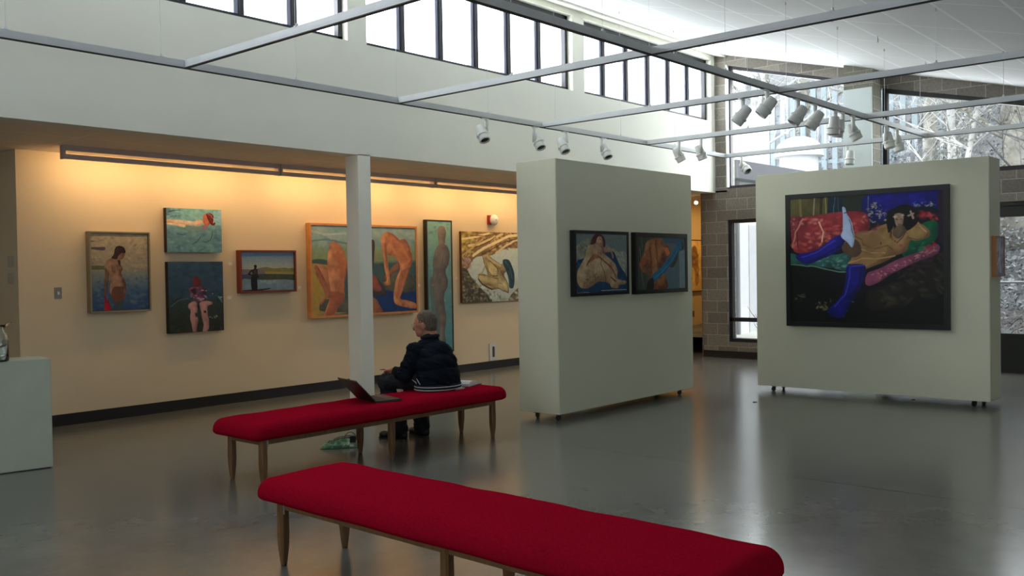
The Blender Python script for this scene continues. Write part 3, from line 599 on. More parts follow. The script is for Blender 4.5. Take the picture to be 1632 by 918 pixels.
# ================================================================== PAINTINGS
# brush instructions: base gradient, shaped areas, strokes and dabs; u to the right, v downwards, sRGB pigments
PAINTINGS = {
 'wader': ((1.25, 1.7, 2.35), [
  ('G',[(0,(162,128,88)),(0.42,(138,110,80)),(0.55,(108,102,84)),(0.75,(60,74,82)),(1,(40,55,76))]),
  ('D',[(0.0,-0.0),(1.0,-0.0),(1.004,0.508),(0.0,0.475)],260,0.035,[(150,118,84),(128,104,78),(168,134,95),(118,96,74)]),
  ('D',[(0.002,0.594),(0.995,0.55),(0.996,0.989),(0.0,0.989)],200,0.0404,[(50,64,78),(70,84,86),(38,50,70),(90,92,84)]),
  ('P',[(-0.001,0.416),(0.225,0.416),(0.227,0.47),(-0.001,0.468)],(85,78,40),None,0.004),
  ('P',[(-0.003,0.178),(0.119,0.177),(0.237,0.177),(0.228,0.217),(0.101,0.211),(-0.003,0.201)],(78,58,60),None,0.0027),
  ('P',[(-0.001,0.09),(0.103,0.094),(-0.002,0.111)],(95,75,55),None,0.0027),
  ('P',[(0.28,0.343),(0.254,0.397),(0.231,0.463),(0.219,0.57),(0.21,0.702),(0.205,0.782),(0.246,0.794),(0.268,0.703),(0.299,0.544),(0.319,0.437)],(118,74,48),(80,48,32),0.0027),
  ('P',[(0.428,0.31),(0.336,0.319),(0.262,0.37),(0.239,0.437),(0.278,0.49),(0.322,0.597),(0.301,0.704),(0.307,0.771),(0.346,0.838),(0.382,0.899),(0.493,0.906),(0.559,0.856),(0.592,0.762),(0.59,0.668),(0.554,0.586),(0.514,0.512),(0.541,0.465),(0.534,0.431),(0.501,0.4),(0.475,0.357)],(158,106,70),(84,50,34),0.0027),
  ('P',[(0.343,0.41),(0.426,0.437),(0.44,0.505),(0.402,0.531),(0.351,0.504)],(100,62,42),(150,98,64),0.004),
  ('P',[(0.472,0.464),(0.504,0.451),(0.511,0.486),(0.484,0.494)],(96,58,40),None,0.004),
  ('P',[(0.367,0.705),(0.496,0.693),(0.552,0.708),(0.541,0.842),(0.493,0.906),(0.382,0.899),(0.328,0.811)],(110,58,36),(80,44,30),0.0108),
  ('P',[(0.458,0.158),(0.542,0.161),(0.588,0.201),(0.593,0.251),(0.536,0.252),(0.469,0.29),(0.442,0.33),(0.345,0.314),(0.388,0.27),(0.407,0.202)],(50,28,22),(30,18,14),0.0027),
  ('P',[(0.522,0.249),(0.581,0.256),(0.577,0.287),(0.543,0.327),(0.474,0.337),(0.456,0.303)],(128,76,54),(90,50,38),0.0027),
  ('P',[(0.455,0.343),(0.502,0.343),(0.504,0.404),(0.473,0.411)],(50,28,22),None,0.0027),
  ('P',[(0.212,0.788),(0.233,0.809),(0.255,0.863),(0.294,0.897),(0.318,1.001),(0.202,1.0),(0.209,0.889)],(165,26,28),(120,18,22),0.0027),
  ('P',[(0.375,0.898),(0.55,0.869),(0.548,1.002),(0.344,1.004)],(56,56,46),(46,58,66),0.0135),
 ]),
 'swimmer': ((1.25, 1.7, 2.35), [
  ('G',[(0,(108,136,118)),(0.35,(112,138,124)),(0.6,(92,112,104)),(1,(84,106,98))]),
  ('P',[(0.0,-0.0),(0.256,0.002),(0.247,0.228),(-0.002,0.234)],(62,82,88),(84,104,100),0.0138),
  ('P',[(0.845,-0.003),(1.0,-0.0),(1.004,0.403),(0.878,0.377)],(146,156,152),(130,146,140),0.0276),
  ('D',[(0.0,-0.0),(1.0,-0.0),(0.99,0.403),(-0.01,0.419)],180,0.0827,[(100,134,112),(120,146,126),(88,120,106),(134,156,138)]),
  ('D',[(0.002,0.419),(0.995,0.375),(1.0,1.0),(-0.0,1.0)],240,0.1034,[(70,96,94),(92,118,108),(108,130,118),(62,86,84),(86,112,92),(100,110,104)]),
  ('L',[(0.456,0.815),(0.549,0.744),(0.595,0.659)],0.0193,(52,72,70)),
  ('L',[(0.572,0.971),(0.643,0.928),(0.69,0.885)],0.0124,(50,68,66)),
  ('L',[(0.184,0.58),(0.274,0.607),(0.331,0.578)],0.0276,(60,84,84)),
  ('L',[(0.642,0.743),(0.712,0.764),(0.782,0.714),(0.828,0.573),(0.816,0.517)],0.0221,(62,84,66)),
  ('L',[(0.025,0.098),(0.125,0.056),(0.236,0.04)],0.0193,(44,62,74)),
  ('L',[(0.023,0.19),(0.112,0.149),(0.224,0.146)],0.0165,(112,130,134)),
  ('P',[(0.333,0.386),(0.481,0.404),(0.641,0.409),(0.664,0.463),(0.48,0.521),(0.344,0.468)],(112,116,96),(100,116,104),0.0303),
  ('P',[(0.63,0.381),(0.722,0.366),(0.745,0.407),(0.688,0.505),(0.641,0.478)],(140,90,88),(110,100,94),0.0193),
  ('P',[(-0.013,0.331),(0.131,0.342),(0.277,0.346),(0.339,0.375),(0.312,0.434),(0.22,0.415),(0.131,0.387),(-0.014,0.372)],(222,182,132),(190,140,96),0.0041),
  ('P',[(-0.011,0.262),(0.188,0.26),(0.368,0.273),(0.492,0.291),(0.549,0.244),(0.641,0.261),(0.666,0.319),(0.572,0.385),(0.515,0.39),(0.481,0.373),(0.333,0.375),(0.187,0.341),(-0.013,0.327)],(214,180,140),(186,120,74),0.0041),
  ('P',[(0.663,0.136),(0.714,0.108),(0.755,0.202),(0.793,0.31),(0.745,0.377),(0.687,0.367),(0.657,0.299),(0.654,0.217)],(186,92,60),(150,66,44),0.0041),
  ('P',[(0.72,0.094),(0.788,0.082),(0.844,0.132),(0.862,0.227),(0.854,0.292),(0.889,0.308),(0.861,0.372),(0.814,0.365),(0.773,0.31),(0.744,0.229),(0.72,0.142)],(112,30,22),(76,18,16),0.0041),
  ('L',[(0.743,0.094),(0.8,0.133),(0.833,0.2)],0.011,(176,110,90)),
  ('L',[(0.853,0.2),(0.862,0.254),(0.848,0.309)],0.0165,(190,170,150)),
 ]),
 'figure_in_water': ((1.25, 1.7, 2.35), [
  ('G',[(0,(46,62,68)),(0.35,(38,56,62)),(0.6,(40,46,38)),(0.8,(38,36,24)),(1,(32,30,20))]),
  ('D',[(-0.0,0.0),(1.0,-0.0),(0.994,0.547),(0.002,0.521)],150,0.0799,[(50,66,72),(36,52,60),(42,60,66),(30,44,50)]),
  ('D',[(0.002,0.521),(0.996,0.492),(1.0,1.0),(-0.0,0.99)],90,0.0666,[(44,44,30),(30,32,24),(36,44,40)]),
  ('L',[(0.032,0.626),(0.181,0.539),(0.351,0.517)],0.016,(60,78,78)),
  ('P',[(0.446,0.223),(0.504,0.208),(0.565,0.241),(0.581,0.321),(0.53,0.363),(0.461,0.359),(0.432,0.291)],(118,34,34),(80,24,26),0.008),
  ('P',[(0.353,0.384),(0.431,0.359),(0.58,0.351),(0.681,0.393),(0.674,0.458),(0.645,0.551),(0.488,0.574),(0.384,0.591),(0.446,0.52),(0.383,0.465)],(96,52,62),(50,30,44),0.0067),
  ('D',[(0.353,0.371),(0.686,0.363),(0.663,0.552),(0.402,0.558)],46,0.0266,[(196,132,140),(150,60,70),(40,36,56),(205,150,140),(120,40,50)]),
  ('P',[(0.396,0.398),(0.474,0.373),(0.499,0.454),(0.438,0.466)],(46,24,28),None,0.0067),
  ('P',[(0.359,0.596),(0.471,0.563),(0.512,0.64),(0.492,0.757),(0.52,0.823),(0.494,0.925),(0.479,0.998),(0.42,0.995),(0.396,0.895),(0.373,0.792),(0.383,0.689),(0.343,0.648)],(176,114,92),(130,76,62),0.004),
  ('P',[(0.548,0.589),(0.662,0.562),(0.777,0.579),(0.776,0.615),(0.695,0.649),(0.7,0.765),(0.716,0.857),(0.711,0.961),(0.667,1.004),(0.598,1.004),(0.618,0.905),(0.586,0.8),(0.571,0.695)],(176,114,92),(130,76,62),0.004),
  ('P',[(0.501,0.62),(0.53,0.615),(0.541,0.668),(0.516,0.68)],(24,20,18),None,0.004),
  ('P',[(0.615,0.703),(0.658,0.698),(0.675,0.731),(0.631,0.736)],(40,26,22),None,0.004),
  ('P',[(0.459,0.73),(0.498,0.729),(0.493,0.796),(0.47,0.783)],(50,30,26),None,0.004),
  ('D',[(0.737,0.446),(0.977,0.519),(0.982,0.601),(0.878,0.503)],16,0.0146,[(150,150,130),(190,180,160)]),
  ('D',[(0.708,0.792),(0.903,0.772),(0.919,0.806),(0.725,0.818)],9,0.0146,[(190,185,165)]),
  ('D',[(0.677,0.959),(0.728,0.981),(0.718,1.006),(0.684,0.998)],6,0.0133,[(12,12,12)]),
  ('D',[(0.922,0.944),(0.958,0.952),(0.948,0.978),(0.923,0.97)],4,0.012,[(90,86,70)]),
 ]),
 'bather_silhouette': ((1.25, 1.7, 2.35), [
  ('G',[(0,(92,104,112)),(0.12,(98,108,112)),(0.3,(124,122,108)),(0.45,(146,128,102)),(0.5,(146,128,102)),(1,(100,106,104))]),
  ('P',[(-0.0,0.448),(0.224,0.449),(0.346,0.409),(0.456,0.385),(0.554,0.416),(0.653,0.423),(0.801,0.408),(0.9,0.428),(1.0,0.428),(1.0,0.603),(-0.0,0.594)],(112,96,48),(96,84,44),0.0046),
  ('P',[(-0.0,0.449),(0.212,0.454),(0.322,0.415),(0.407,0.455),(0.462,0.582),(-0.0,0.586)],(98,82,72),None,0.0216),
  ('P',[(0.432,0.505),(1.0,0.525),(1.0,0.587),(0.456,0.598)],(134,104,54),None,0.0216),
  ('P',[(-0.0,0.575),(1.0,0.595),(1.0,0.743),(0.554,0.741),(0.322,0.72),(-0.0,0.701)],(58,62,40),(44,48,34),0.0046),
  ('P',[(-0.0,0.575),(0.322,0.581),(0.334,0.705),(-0.0,0.698)],(52,56,64),None,0.0093),
  ('P',[(0.481,0.683),(0.727,0.678),(0.739,0.717),(0.505,0.73)],(70,48,36),None,0.0093),
  ('P',[(-0.0,0.704),(0.322,0.72),(1.0,0.746),(1.0,1.0),(-0.0,1.0)],(108,114,108),(90,96,96),0.0062),
  ('D',[(0.334,0.735),(0.653,0.755),(0.53,0.83),(0.358,0.797)],30,0.0618,[(130,134,120),(120,124,112)]),
  ('P',[(-0.0,1.0),(0.012,0.98),(0.164,0.967),(0.334,0.96),(0.518,0.942),(0.52,0.966),(0.31,1.008)],(34,26,22),None,0.0031),
  ('P',[(0.23,0.349),(0.255,0.325),(0.283,0.35),(0.28,0.404),(0.268,0.433),(0.295,0.451),(0.3,0.581),(0.317,0.612),(0.319,0.674),(0.288,0.692),(0.283,1.007),(0.185,1.006),(0.17,0.672),(0.198,0.626),(0.12,0.572),(0.13,0.533),(0.176,0.46),(0.227,0.436),(0.234,0.399)],(16,15,14),(10,10,10),0.0023),
  ('P',[(0.171,0.518),(0.195,0.503),(0.2,0.583),(0.161,0.561)],(98,84,74),None,0.0023),
  ('P',[(0.218,0.457),(0.279,0.458),(0.283,0.565),(0.218,0.58)],(48,32,24),None,0.0124),
 ]),
 'two_nudes': ((1.25, 1.7, 2.35), [
  ('G',[(0,(112,126,112)),(0.15,(124,128,108)),(0.3,(118,120,80)),(0.38,(124,120,70)),(0.42,(98,98,74)),(1,(60,72,64))]),
  ('D',[(-0.0,0.028),(1.0,0.021),(1.001,0.177),(0.004,0.219)],90,0.0805,[(140,138,118),(98,114,108),(126,130,112),(150,142,120)]),
  ('L',[(0.005,0.066),(0.118,0.102),(0.333,0.083),(0.557,0.144)],0.0241,(148,146,126)),
  ('L',[(0.004,0.175),(0.139,0.153),(0.31,0.195),(0.443,0.213)],0.0215,(88,104,100)),
  ('P',[(0.0,0.426),(0.33,0.426),(0.509,0.428),(0.415,0.907),(0.154,0.995),(-0.0,1.0)],(164,118,46),(140,104,46),0.0268),
  ('P',[(0.33,0.413),(0.999,0.392),(1.0,1.0),(0.326,0.997),(0.284,0.689)],(62,78,66),(48,66,64),0.0335),
  ('P',[(0.51,0.293),(1.0,0.304),(0.999,0.396),(0.509,0.417)],(122,116,74),None,0.0402),
  ('P',[(0.002,0.385),(0.064,0.37),(0.153,0.394),(0.222,0.425),(0.147,0.44),(0.043,0.421),(0.002,0.413)],(58,72,62),None,0.0054),
  ('P',[(0.552,0.753),(1.002,0.771),(1.0,1.0),(0.414,1.0),(0.415,0.853)],(18,46,84),(14,36,70),0.0335),
  ('P',[(0.06,0.925),(0.102,0.824),(0.327,0.822),(0.404,0.906),(0.331,0.965),(0.218,0.968),(0.112,0.956)],(88,78,58),(60,54,40),0.004),
  ('P',[(0.657,0.675),(0.717,0.539),(0.911,0.529),(0.987,0.657),(0.946,0.769),(0.787,0.769),(0.692,0.72)],(94,80,58),(62,54,42),0.004),
  ('P',[(0.507,0.643),(0.582,0.577),(0.645,0.661),(0.694,0.758),(0.674,0.796),(0.506,0.794)],(76,58,50),(50,40,36),0.004),
  ('P',[(0.028,0.456),(0.064,0.427),(0.131,0.47),(0.162,0.581),(0.16,0.762),(0.133,0.684),(0.099,0.566),(0.053,0.475)],(186,108,66),(130,66,40),0.0027),
  ('P',[(0.024,0.449),(0.055,0.456),(0.104,0.579),(0.154,0.736),(0.157,0.801),(0.123,0.812),(0.079,0.881),(0.071,0.855),(0.111,0.773),(0.085,0.669),(0.04,0.552)],(170,92,56),(120,60,38),0.0027),
  ('P',[(0.192,0.172),(0.245,0.206),(0.288,0.279),(0.311,0.373),(0.321,0.453),(0.305,0.558),(0.287,0.689),(0.286,0.82),(0.223,0.922),(0.188,1.009),(0.099,1.006),(0.155,0.814),(0.156,0.684),(0.142,0.528),(0.137,0.425),(0.148,0.295),(0.164,0.207)],(206,122,74),(136,68,40),0.0027),
  ('P',[(0.223,0.295),(0.276,0.321),(0.306,0.452),(0.291,0.584),(0.273,0.767),(0.219,0.739),(0.253,0.583),(0.243,0.452)],(158,78,44),(180,96,56),0.0215),
  ('P',[(0.156,0.749),(0.219,0.739),(0.284,0.768),(0.272,0.846),(0.218,0.915),(0.183,1.004),(0.112,0.999),(0.155,0.84)],(160,80,48),(130,64,40),0.0188),
  ('P',[(0.711,0.528),(0.79,0.43),(0.828,0.437),(0.828,0.486),(0.747,0.554),(0.695,0.628),(0.669,0.58)],(150,84,52),(110,60,40),0.0027),
  ('P',[(0.84,0.152),(0.883,0.134),(0.92,0.178),(0.944,0.276),(0.888,0.291),(0.852,0.207)],(170,96,60),(120,64,40),0.0027),
  ('P',[(0.719,0.052),(0.781,0.087),(0.838,0.152),(0.889,0.207),(0.944,0.276),(0.964,0.354),(0.956,0.431),(0.933,0.501),(0.895,0.627),(0.85,0.779),(0.832,0.848),(0.908,0.874),(1.001,0.919),(1.0,0.976),(0.882,0.951),(0.786,0.912),(0.762,0.844),(0.77,0.734),(0.793,0.61),(0.831,0.5),(0.826,0.43),(0.781,0.347),(0.719,0.328),(0.705,0.278),(0.701,0.223),(0.704,0.347),(0.717,0.484),(0.726,0.595),(0.73,0.67),(0.686,0.684),(0.664,0.65),(0.695,0.621),(0.675,0.484),(0.664,0.333),(0.651,0.21),(0.647,0.128),(0.676,0.076)],(208,124,74),(140,72,42),0.0027),
  ('P',[(0.768,0.126),(0.828,0.194),(0.913,0.319),(0.937,0.403),(0.887,0.431),(0.826,0.402),(0.791,0.291),(0.756,0.195)],(168,86,50),(196,112,66),0.0188),
  ('P',[(0.85,0.514),(0.917,0.501),(0.86,0.709),(0.823,0.833),(0.786,0.831),(0.812,0.652)],(150,76,46),(180,100,62),0.0188),
  ('P',[(0.511,0.185),(0.571,0.152),(0.584,0.211),(0.576,0.333),(0.554,0.536),(0.508,0.562)],(60,38,30),None,0.004),
  ('P',[(0.508,0.535),(0.582,0.564),(0.616,0.646),(0.645,0.732),(0.598,0.749),(0.507,0.697)],(146,66,46),(100,46,36),0.004),
  ('P',[(0.506,0.818),(0.583,0.835),(0.614,0.898),(0.648,1.002),(0.504,1.003)],(160,88,54),(120,62,42),0.004),
 ]),
 'tall_nude': ((1.25, 1.7, 2.35), [
  ('G',[(0,(118,136,108)),(0.3,(100,124,104)),(0.6,(84,110,96)),(1,(74,110,98))]),
  ('D',[(0.0,0.0),(1.0,0.0),(1.0,1.0),(-0.0,1.0)],90,0.0309,[(112,132,108),(92,116,102),(84,112,96),(74,100,90)]),
  ('L',[(-0.024,0.329),(0.985,0.335)],0.0026,(52,62,50)),
  ('L',[(-0.028,0.662),(0.983,0.667)],0.0026,(46,56,46)),
  ('L',[(0.734,0.043),(0.995,0.04)],0.0018,(60,60,44)),
  ('P',[(0.058,0.442),(0.3,0.455),(0.321,0.609),(0.45,0.703),(0.636,0.888),(0.624,0.99),(0.251,0.986),(0.11,0.654)],(82,88,72),(76,92,78),0.0095),
  ('P',[(0.504,0.177),(0.775,0.182),(0.926,0.233),(0.902,0.313),(0.751,0.385),(0.841,0.458),(0.791,0.517),(0.674,0.564),(0.677,0.658),(0.742,0.752),(0.667,0.855),(0.706,0.991),(0.434,0.988),(0.449,0.841),(0.39,0.749),(0.282,0.655),(0.23,0.538),(0.122,0.501),(0.215,0.395),(0.208,0.31),(0.315,0.226)],(124,98,76),(78,62,52),0.0036),
  ('L',[(0.711,0.239),(0.557,0.348),(0.299,0.467)],0.0059,(84,66,54)),
  ('P',[(0.445,0.055),(0.648,0.035),(0.788,0.075),(0.751,0.14),(0.703,0.183),(0.503,0.183),(0.452,0.127)],(134,104,78),(88,66,52),0.0024),
  ('L',[(0.498,0.093),(0.728,0.095)],0.0036,(60,44,36)),
  ('L',[(0.136,0.502),(0.218,0.514),(0.276,0.496)],0.0071,(84,66,54)),
 ]),
 'root_nest': ((1.25, 1.7, 2.35), [
  ('G',[(0,(190,176,140)),(0.5,(184,170,138)),(1,(160,146,118))]),
  ('P',[(-0.013,-0.003),(1.009,-0.007),(1.006,0.127),(0.904,0.225),(0.706,0.226),(0.564,0.29),(0.442,0.337),(0.255,0.352),(0.188,0.382),(0.139,0.443),(0.074,0.548),(-0.007,0.636)],(136,92,46),(116,80,42),0.0077),
  ('D',[(-0.007,0.0),(0.306,0.002),(0.188,0.367),(0.008,0.547)],90,0.0524,[(190,150,50),(150,104,50),(90,58,30),(204,164,84)]),
  ('D',[(0.306,0.002),(1.0,0.0),(0.922,0.209),(0.289,0.337)],120,0.0524,[(176,124,62),(110,66,34),(86,52,28),(214,160,96)]),
  ('L',[(0.004,0.108),(0.221,0.074),(0.426,0.015)],0.0308,(214,170,104)),
  ('L',[(0.104,0.199),(0.255,0.182),(0.443,0.102),(0.637,0.028)],0.0339,(208,162,98)),
  ('L',[(0.172,0.337),(0.34,0.228),(0.53,0.148),(0.744,0.05),(1.0,0.021)],0.0401,(226,178,116)),
  ('L',[(0.529,0.305),(0.688,0.194),(0.851,0.113),(0.998,0.095)],0.0308,(208,164,110)),
  ('L',[(0.015,0.337),(0.138,0.245),(0.323,0.104)],0.0247,(186,136,72)),
  ('L',[(0.188,0.229),(0.391,0.15),(0.531,0.069)],0.0108,(70,40,22)),
  ('L',[(0.306,0.321),(0.443,0.259),(0.653,0.147),(0.999,0.062)],0.0123,(78,46,26)),
  ('L',[(0.137,0.06),(0.392,0.055),(0.602,0.004)],0.0108,(90,56,28)),
  ('D',[(0.023,0.352),(0.172,0.367),(0.09,0.548),(0.017,0.607)],30,0.0555,[(186,134,110),(150,96,74),(90,60,50)]),
  ('P',[(-0.008,0.547),(0.074,0.54),(0.14,0.639),(0.256,0.776),(0.339,0.853),(0.448,0.961),(0.406,1.016),(-0.003,1.006)],(70,54,34),(60,44,28),0.0092),
  ('D',[(-0.004,0.562),(0.074,0.548),(0.289,0.822),(0.423,1.005),(-0.0,0.997)],130,0.0401,[(110,90,58),(44,32,20),(150,124,84),(80,62,36)]),
  ('P',[(1.011,0.765),(0.911,0.801),(0.785,0.897),(0.731,1.002),(1.005,1.013)],(112,84,48),(84,62,38),0.0077),
  ('D',[(0.803,0.883),(1.001,0.78),(0.996,1.004),(0.766,0.996)],30,0.0524,[(176,150,112),(60,44,28),(196,172,136)]),
  ('D',[(0.273,0.761),(0.44,0.856),(0.697,0.925),(0.662,0.984),(0.389,0.944)],34,0.0524,[(190,172,140),(120,96,64),(206,190,160),(76,56,36)]),
  ('P',[(0.319,0.355),(0.35,0.327),(0.391,0.321),(0.477,0.383),(0.598,0.459),(0.641,0.443),(0.689,0.459),(0.695,0.556),(0.657,0.625),(0.717,0.742),(0.729,0.88),(0.646,0.858),(0.56,0.822),(0.44,0.829),(0.306,0.755),(0.243,0.678),(0.252,0.611),(0.326,0.597),(0.39,0.619),(0.367,0.529),(0.333,0.429)],(176,136,80),(104,72,40),0.0031),
  ('P',[(0.247,0.608),(0.276,0.593),(0.373,0.619),(0.475,0.653),(0.57,0.677),(0.629,0.755),(0.577,0.809),(0.441,0.778),(0.306,0.738),(0.259,0.686)],(192,152,90),(120,84,46),0.0031),
  ('P',[(0.374,0.445),(0.451,0.433),(0.519,0.492),(0.565,0.57),(0.547,0.639),(0.458,0.629),(0.404,0.552)],(196,156,92),(120,84,46),0.0031),
  ('L',[(0.374,0.445),(0.326,0.551),(0.289,0.611)],0.0247,(170,130,76)),
  ('P',[(0.558,0.616),(0.648,0.651),(0.708,0.726),(0.729,0.88),(0.646,0.85),(0.56,0.811),(0.54,0.707)],(196,158,98),(128,92,54),0.0031),
  ('L',[(0.391,0.36),(0.494,0.43),(0.615,0.493)],0.0339,(188,144,88)),
  ('L',[(0.326,0.352),(0.391,0.329),(0.425,0.383)],0.0339,(180,134,84)),
  ('L',[(0.374,0.445),(0.407,0.552),(0.467,0.633),(0.553,0.634)],0.0092,(74,50,28)),
  ('L',[(0.451,0.433),(0.528,0.492),(0.569,0.573)],0.0092,(74,50,28)),
  ('L',[(0.247,0.611),(0.373,0.619),(0.561,0.677)],0.0092,(82,56,30)),
  ('L',[(0.434,0.414),(0.514,0.492),(0.588,0.536),(0.631,0.617)],0.0092,(84,58,32)),
  ('L',[(0.56,0.811),(0.646,0.858),(0.729,0.883),(0.72,0.757),(0.657,0.648)],0.0092,(70,48,28)),
  ('L',[(0.326,0.352),(0.34,0.429),(0.37,0.529)],0.0077,(84,58,32)),
  ('L',[(0.561,0.677),(0.569,0.731),(0.629,0.755)],0.0062,(80,54,32)),
  ('L',[(0.247,0.671),(0.306,0.747),(0.457,0.827)],0.0216,(64,44,26)),
  ('L',[(0.544,0.631),(0.441,0.621),(0.39,0.598)],0.0077,(60,40,24)),
  ('P',[(0.645,0.446),(0.694,0.459),(0.691,0.556),(0.632,0.555),(0.606,0.493)],(170,124,80),(110,74,46),0.0031),
  ('P',[(0.651,0.396),(0.739,0.403),(0.791,0.495),(0.828,0.62),(0.813,0.806),(0.742,0.807),(0.728,0.68),(0.688,0.556),(0.641,0.462)],(38,56,54),(26,40,40),0.0046),
  ('L',[(0.677,0.415),(0.755,0.525),(0.788,0.682)],0.0077,(70,100,98)),
  ('L',[(0.737,0.556),(0.752,0.774)],0.0062,(60,92,90)),
 ]),
 'seated_nude': ((2.1, 2.1, 2.3), [
  ('G',[(0,(78,88,84)),(0.4,(72,84,82)),(1,(66,78,78))]),
  ('P',[(0.001,0.227),(0.07,0.161),(0.153,0.094),(0.252,0.079),(0.3,0.184),(0.215,0.329),(0.148,0.422),(0.0,0.474)],(104,108,92),(72,80,70),0.0053),
  ('P',[(0.552,0.174),(0.654,0.205),(0.757,0.244),(0.826,0.298),(0.997,0.323),(0.992,0.746),(0.823,0.582),(0.738,0.42),(0.568,0.287)],(112,116,100),(78,84,74),0.0053),
  ('D',[(0.005,0.188),(0.268,0.105),(0.181,0.395),(0.004,0.461)],50,0.0587,[(126,126,108),(62,70,62),(104,104,84)]),
  ('D',[(0.586,0.206),(0.993,0.337),(0.989,0.692),(0.823,0.555)],50,0.0587,[(124,126,108),(74,80,70),(106,108,90)]),
  ('P',[(0.003,0.5),(0.148,0.415),(0.315,0.329),(0.688,0.286),(0.79,0.419),(0.858,0.555),(0.992,0.746),(1.0,1.0),(-0.005,1.0)],(14,50,72),(10,36,54),0.0067),
  ('D',[(0.016,0.487),(0.197,0.422),(0.112,0.632),(0.012,0.736)],20,0.0587,[(18,62,84),(10,30,44)]),
  ('P',[(0.535,0.22),(0.62,0.235),(0.688,0.286),(0.73,0.393),(0.703,0.42),(0.67,0.312),(0.551,0.313)],(126,98,78),(100,60,50),0.004),
  ('P',[(0.3,0.173),(0.384,0.164),(0.475,0.228),(0.533,0.327),(0.652,0.42),(0.754,0.514),(0.805,0.649),(0.796,0.771),(0.891,0.8),(0.982,0.828),(0.96,0.876),(0.828,0.887),(0.81,0.941),(0.688,0.932),(0.633,0.857),(0.527,0.822),(0.408,0.82),(0.307,0.878),(0.19,0.925),(0.091,0.914),(0.027,0.841),(0.006,0.722),(0.031,0.605),(0.089,0.513),(0.156,0.409),(0.191,0.29),(0.234,0.204)],(142,124,92),(98,76,52),0.004),
  ('P',[(0.331,0.335),(0.398,0.348),(0.473,0.401),(0.363,0.428),(0.262,0.487),(0.187,0.553),(0.213,0.474),(0.28,0.395)],(92,50,34),(120,80,54),0.0093),
  ('L',[(0.456,0.401),(0.548,0.474),(0.684,0.581),(0.743,0.69),(0.769,0.757)],0.0293,(92,46,32)),
  ('L',[(0.481,0.407),(0.472,0.514),(0.529,0.634),(0.562,0.755),(0.561,0.822)],0.016,(62,36,24)),
  ('L',[(0.665,0.743),(0.725,0.798),(0.768,0.825)],0.0213,(40,24,18)),
  ('D',[(0.06,0.815),(0.225,0.751),(0.394,0.647),(0.512,0.634),(0.527,0.795),(0.358,0.819),(0.206,0.91),(0.091,0.894)],90,0.02,[(70,34,24),(96,56,36),(56,28,20)]),
  ('D',[(0.465,0.407),(0.6,0.474),(0.752,0.663),(0.717,0.743),(0.547,0.581)],40,0.0187,[(70,34,24),(110,60,44)]),
  ('P',[(0.402,0.044),(0.478,0.033),(0.506,0.075),(0.51,0.141),(0.488,0.208),(0.437,0.198),(0.392,0.163),(0.385,0.09)],(150,118,98),(110,76,62),0.0027),
  ('P',[(0.394,0.0),(0.495,0.011),(0.554,0.087),(0.562,0.213),(0.518,0.214),(0.516,0.128),(0.486,0.046),(0.416,0.047),(0.367,0.156),(0.277,0.181),(0.301,0.092),(0.336,0.032)],(62,24,24),(36,14,14),0.004),
  ('L',[(0.444,0.089),(0.477,0.095)],0.0107,(30,18,16)),
  ('L',[(0.459,0.162),(0.493,0.168)],0.012,(90,30,34)),
  ('L',[(0.484,0.221),(0.534,0.287),(0.55,0.327)],0.0267,(110,50,48)),
  ('L',[(0.474,0.975),(0.714,0.971),(0.981,0.974)],0.012,(120,126,116)),
  ('L',[(0.006,0.945),(0.008,0.995),(0.238,0.99)],0.008,(120,126,116)),
 ]),
 'towel_back': ((2.1, 2.1, 2.3), [
  ('G',[(0,(58,70,72)),(1,(62,76,80))]),
  ('P',[(-0.003,-0.003),(0.357,-0.005),(0.302,0.494),(0.264,1.013),(-0.005,1.003)],(38,44,34),(46,54,44),0.009),
  ('L',[(0.083,0.005),(0.098,0.273),(0.078,0.711),(0.126,0.992)],0.015,(66,72,58)),
  ('L',[(0.033,0.028),(0.045,0.564),(0.059,0.974)],0.012,(22,26,20)),
  ('L',[(0.159,0.004),(0.115,0.2),(0.081,0.346)],0.015,(24,30,22)),
  ('L',[(0.04,0.216),(0.071,0.448)],0.0135,(84,88,74)),
  ('P',[(0.515,0.01),(1.0,0.005),(1.0,0.116),(0.55,0.107)],(40,62,72),None,0.012),
  ('P',[(0.866,0.271),(1.0,0.24),(1.0,1.0),(0.87,0.997)],(92,104,104),(80,94,96),0.009),
  ('L',[(0.918,0.456),(0.918,0.953)],0.012,(60,72,74)),
  ('P',[(0.603,0.604),(0.843,0.594),(0.842,0.996),(0.62,0.988)],(56,76,82),None,0.021),
  ('P',[(0.853,0.08),(0.937,0.083),(0.979,0.139),(0.96,0.224),(0.866,0.259),(0.824,0.424),(0.74,0.576),(0.667,0.563),(0.768,0.424),(0.843,0.21)],(52,42,36),(36,28,24),0.003),
  ('P',[(0.339,0.019),(0.48,0.019),(0.533,0.089),(0.622,0.159),(0.677,0.302),(0.613,0.38),(0.582,0.438),(0.535,0.528),(0.512,0.663),(0.575,0.786),(0.602,0.987),(0.299,0.993),(0.282,0.865),(0.248,0.723),(0.129,0.683),(0.045,0.578),(0.043,0.477),(0.114,0.346),(0.153,0.186),(0.175,0.112),(0.235,0.06)],(124,78,42),(62,36,22),0.0045),
  ('L',[(0.356,0.11),(0.394,0.272),(0.389,0.421),(0.424,0.571),(0.432,0.781)],0.024,(64,36,22)),
  ('L',[(0.243,0.199),(0.276,0.42),(0.258,0.568),(0.283,0.702)],0.03,(50,30,20)),
  ('L',[(0.55,0.122),(0.532,0.257),(0.585,0.392)],0.018,(90,54,32)),
  ('P',[(0.532,0.197),(0.622,0.196),(0.673,0.302),(0.604,0.37)],(150,80,36),None,0.015),
  ('P',[(0.072,0.419),(0.182,0.346),(0.147,0.522),(0.071,0.564)],(112,58,36),None,0.012),
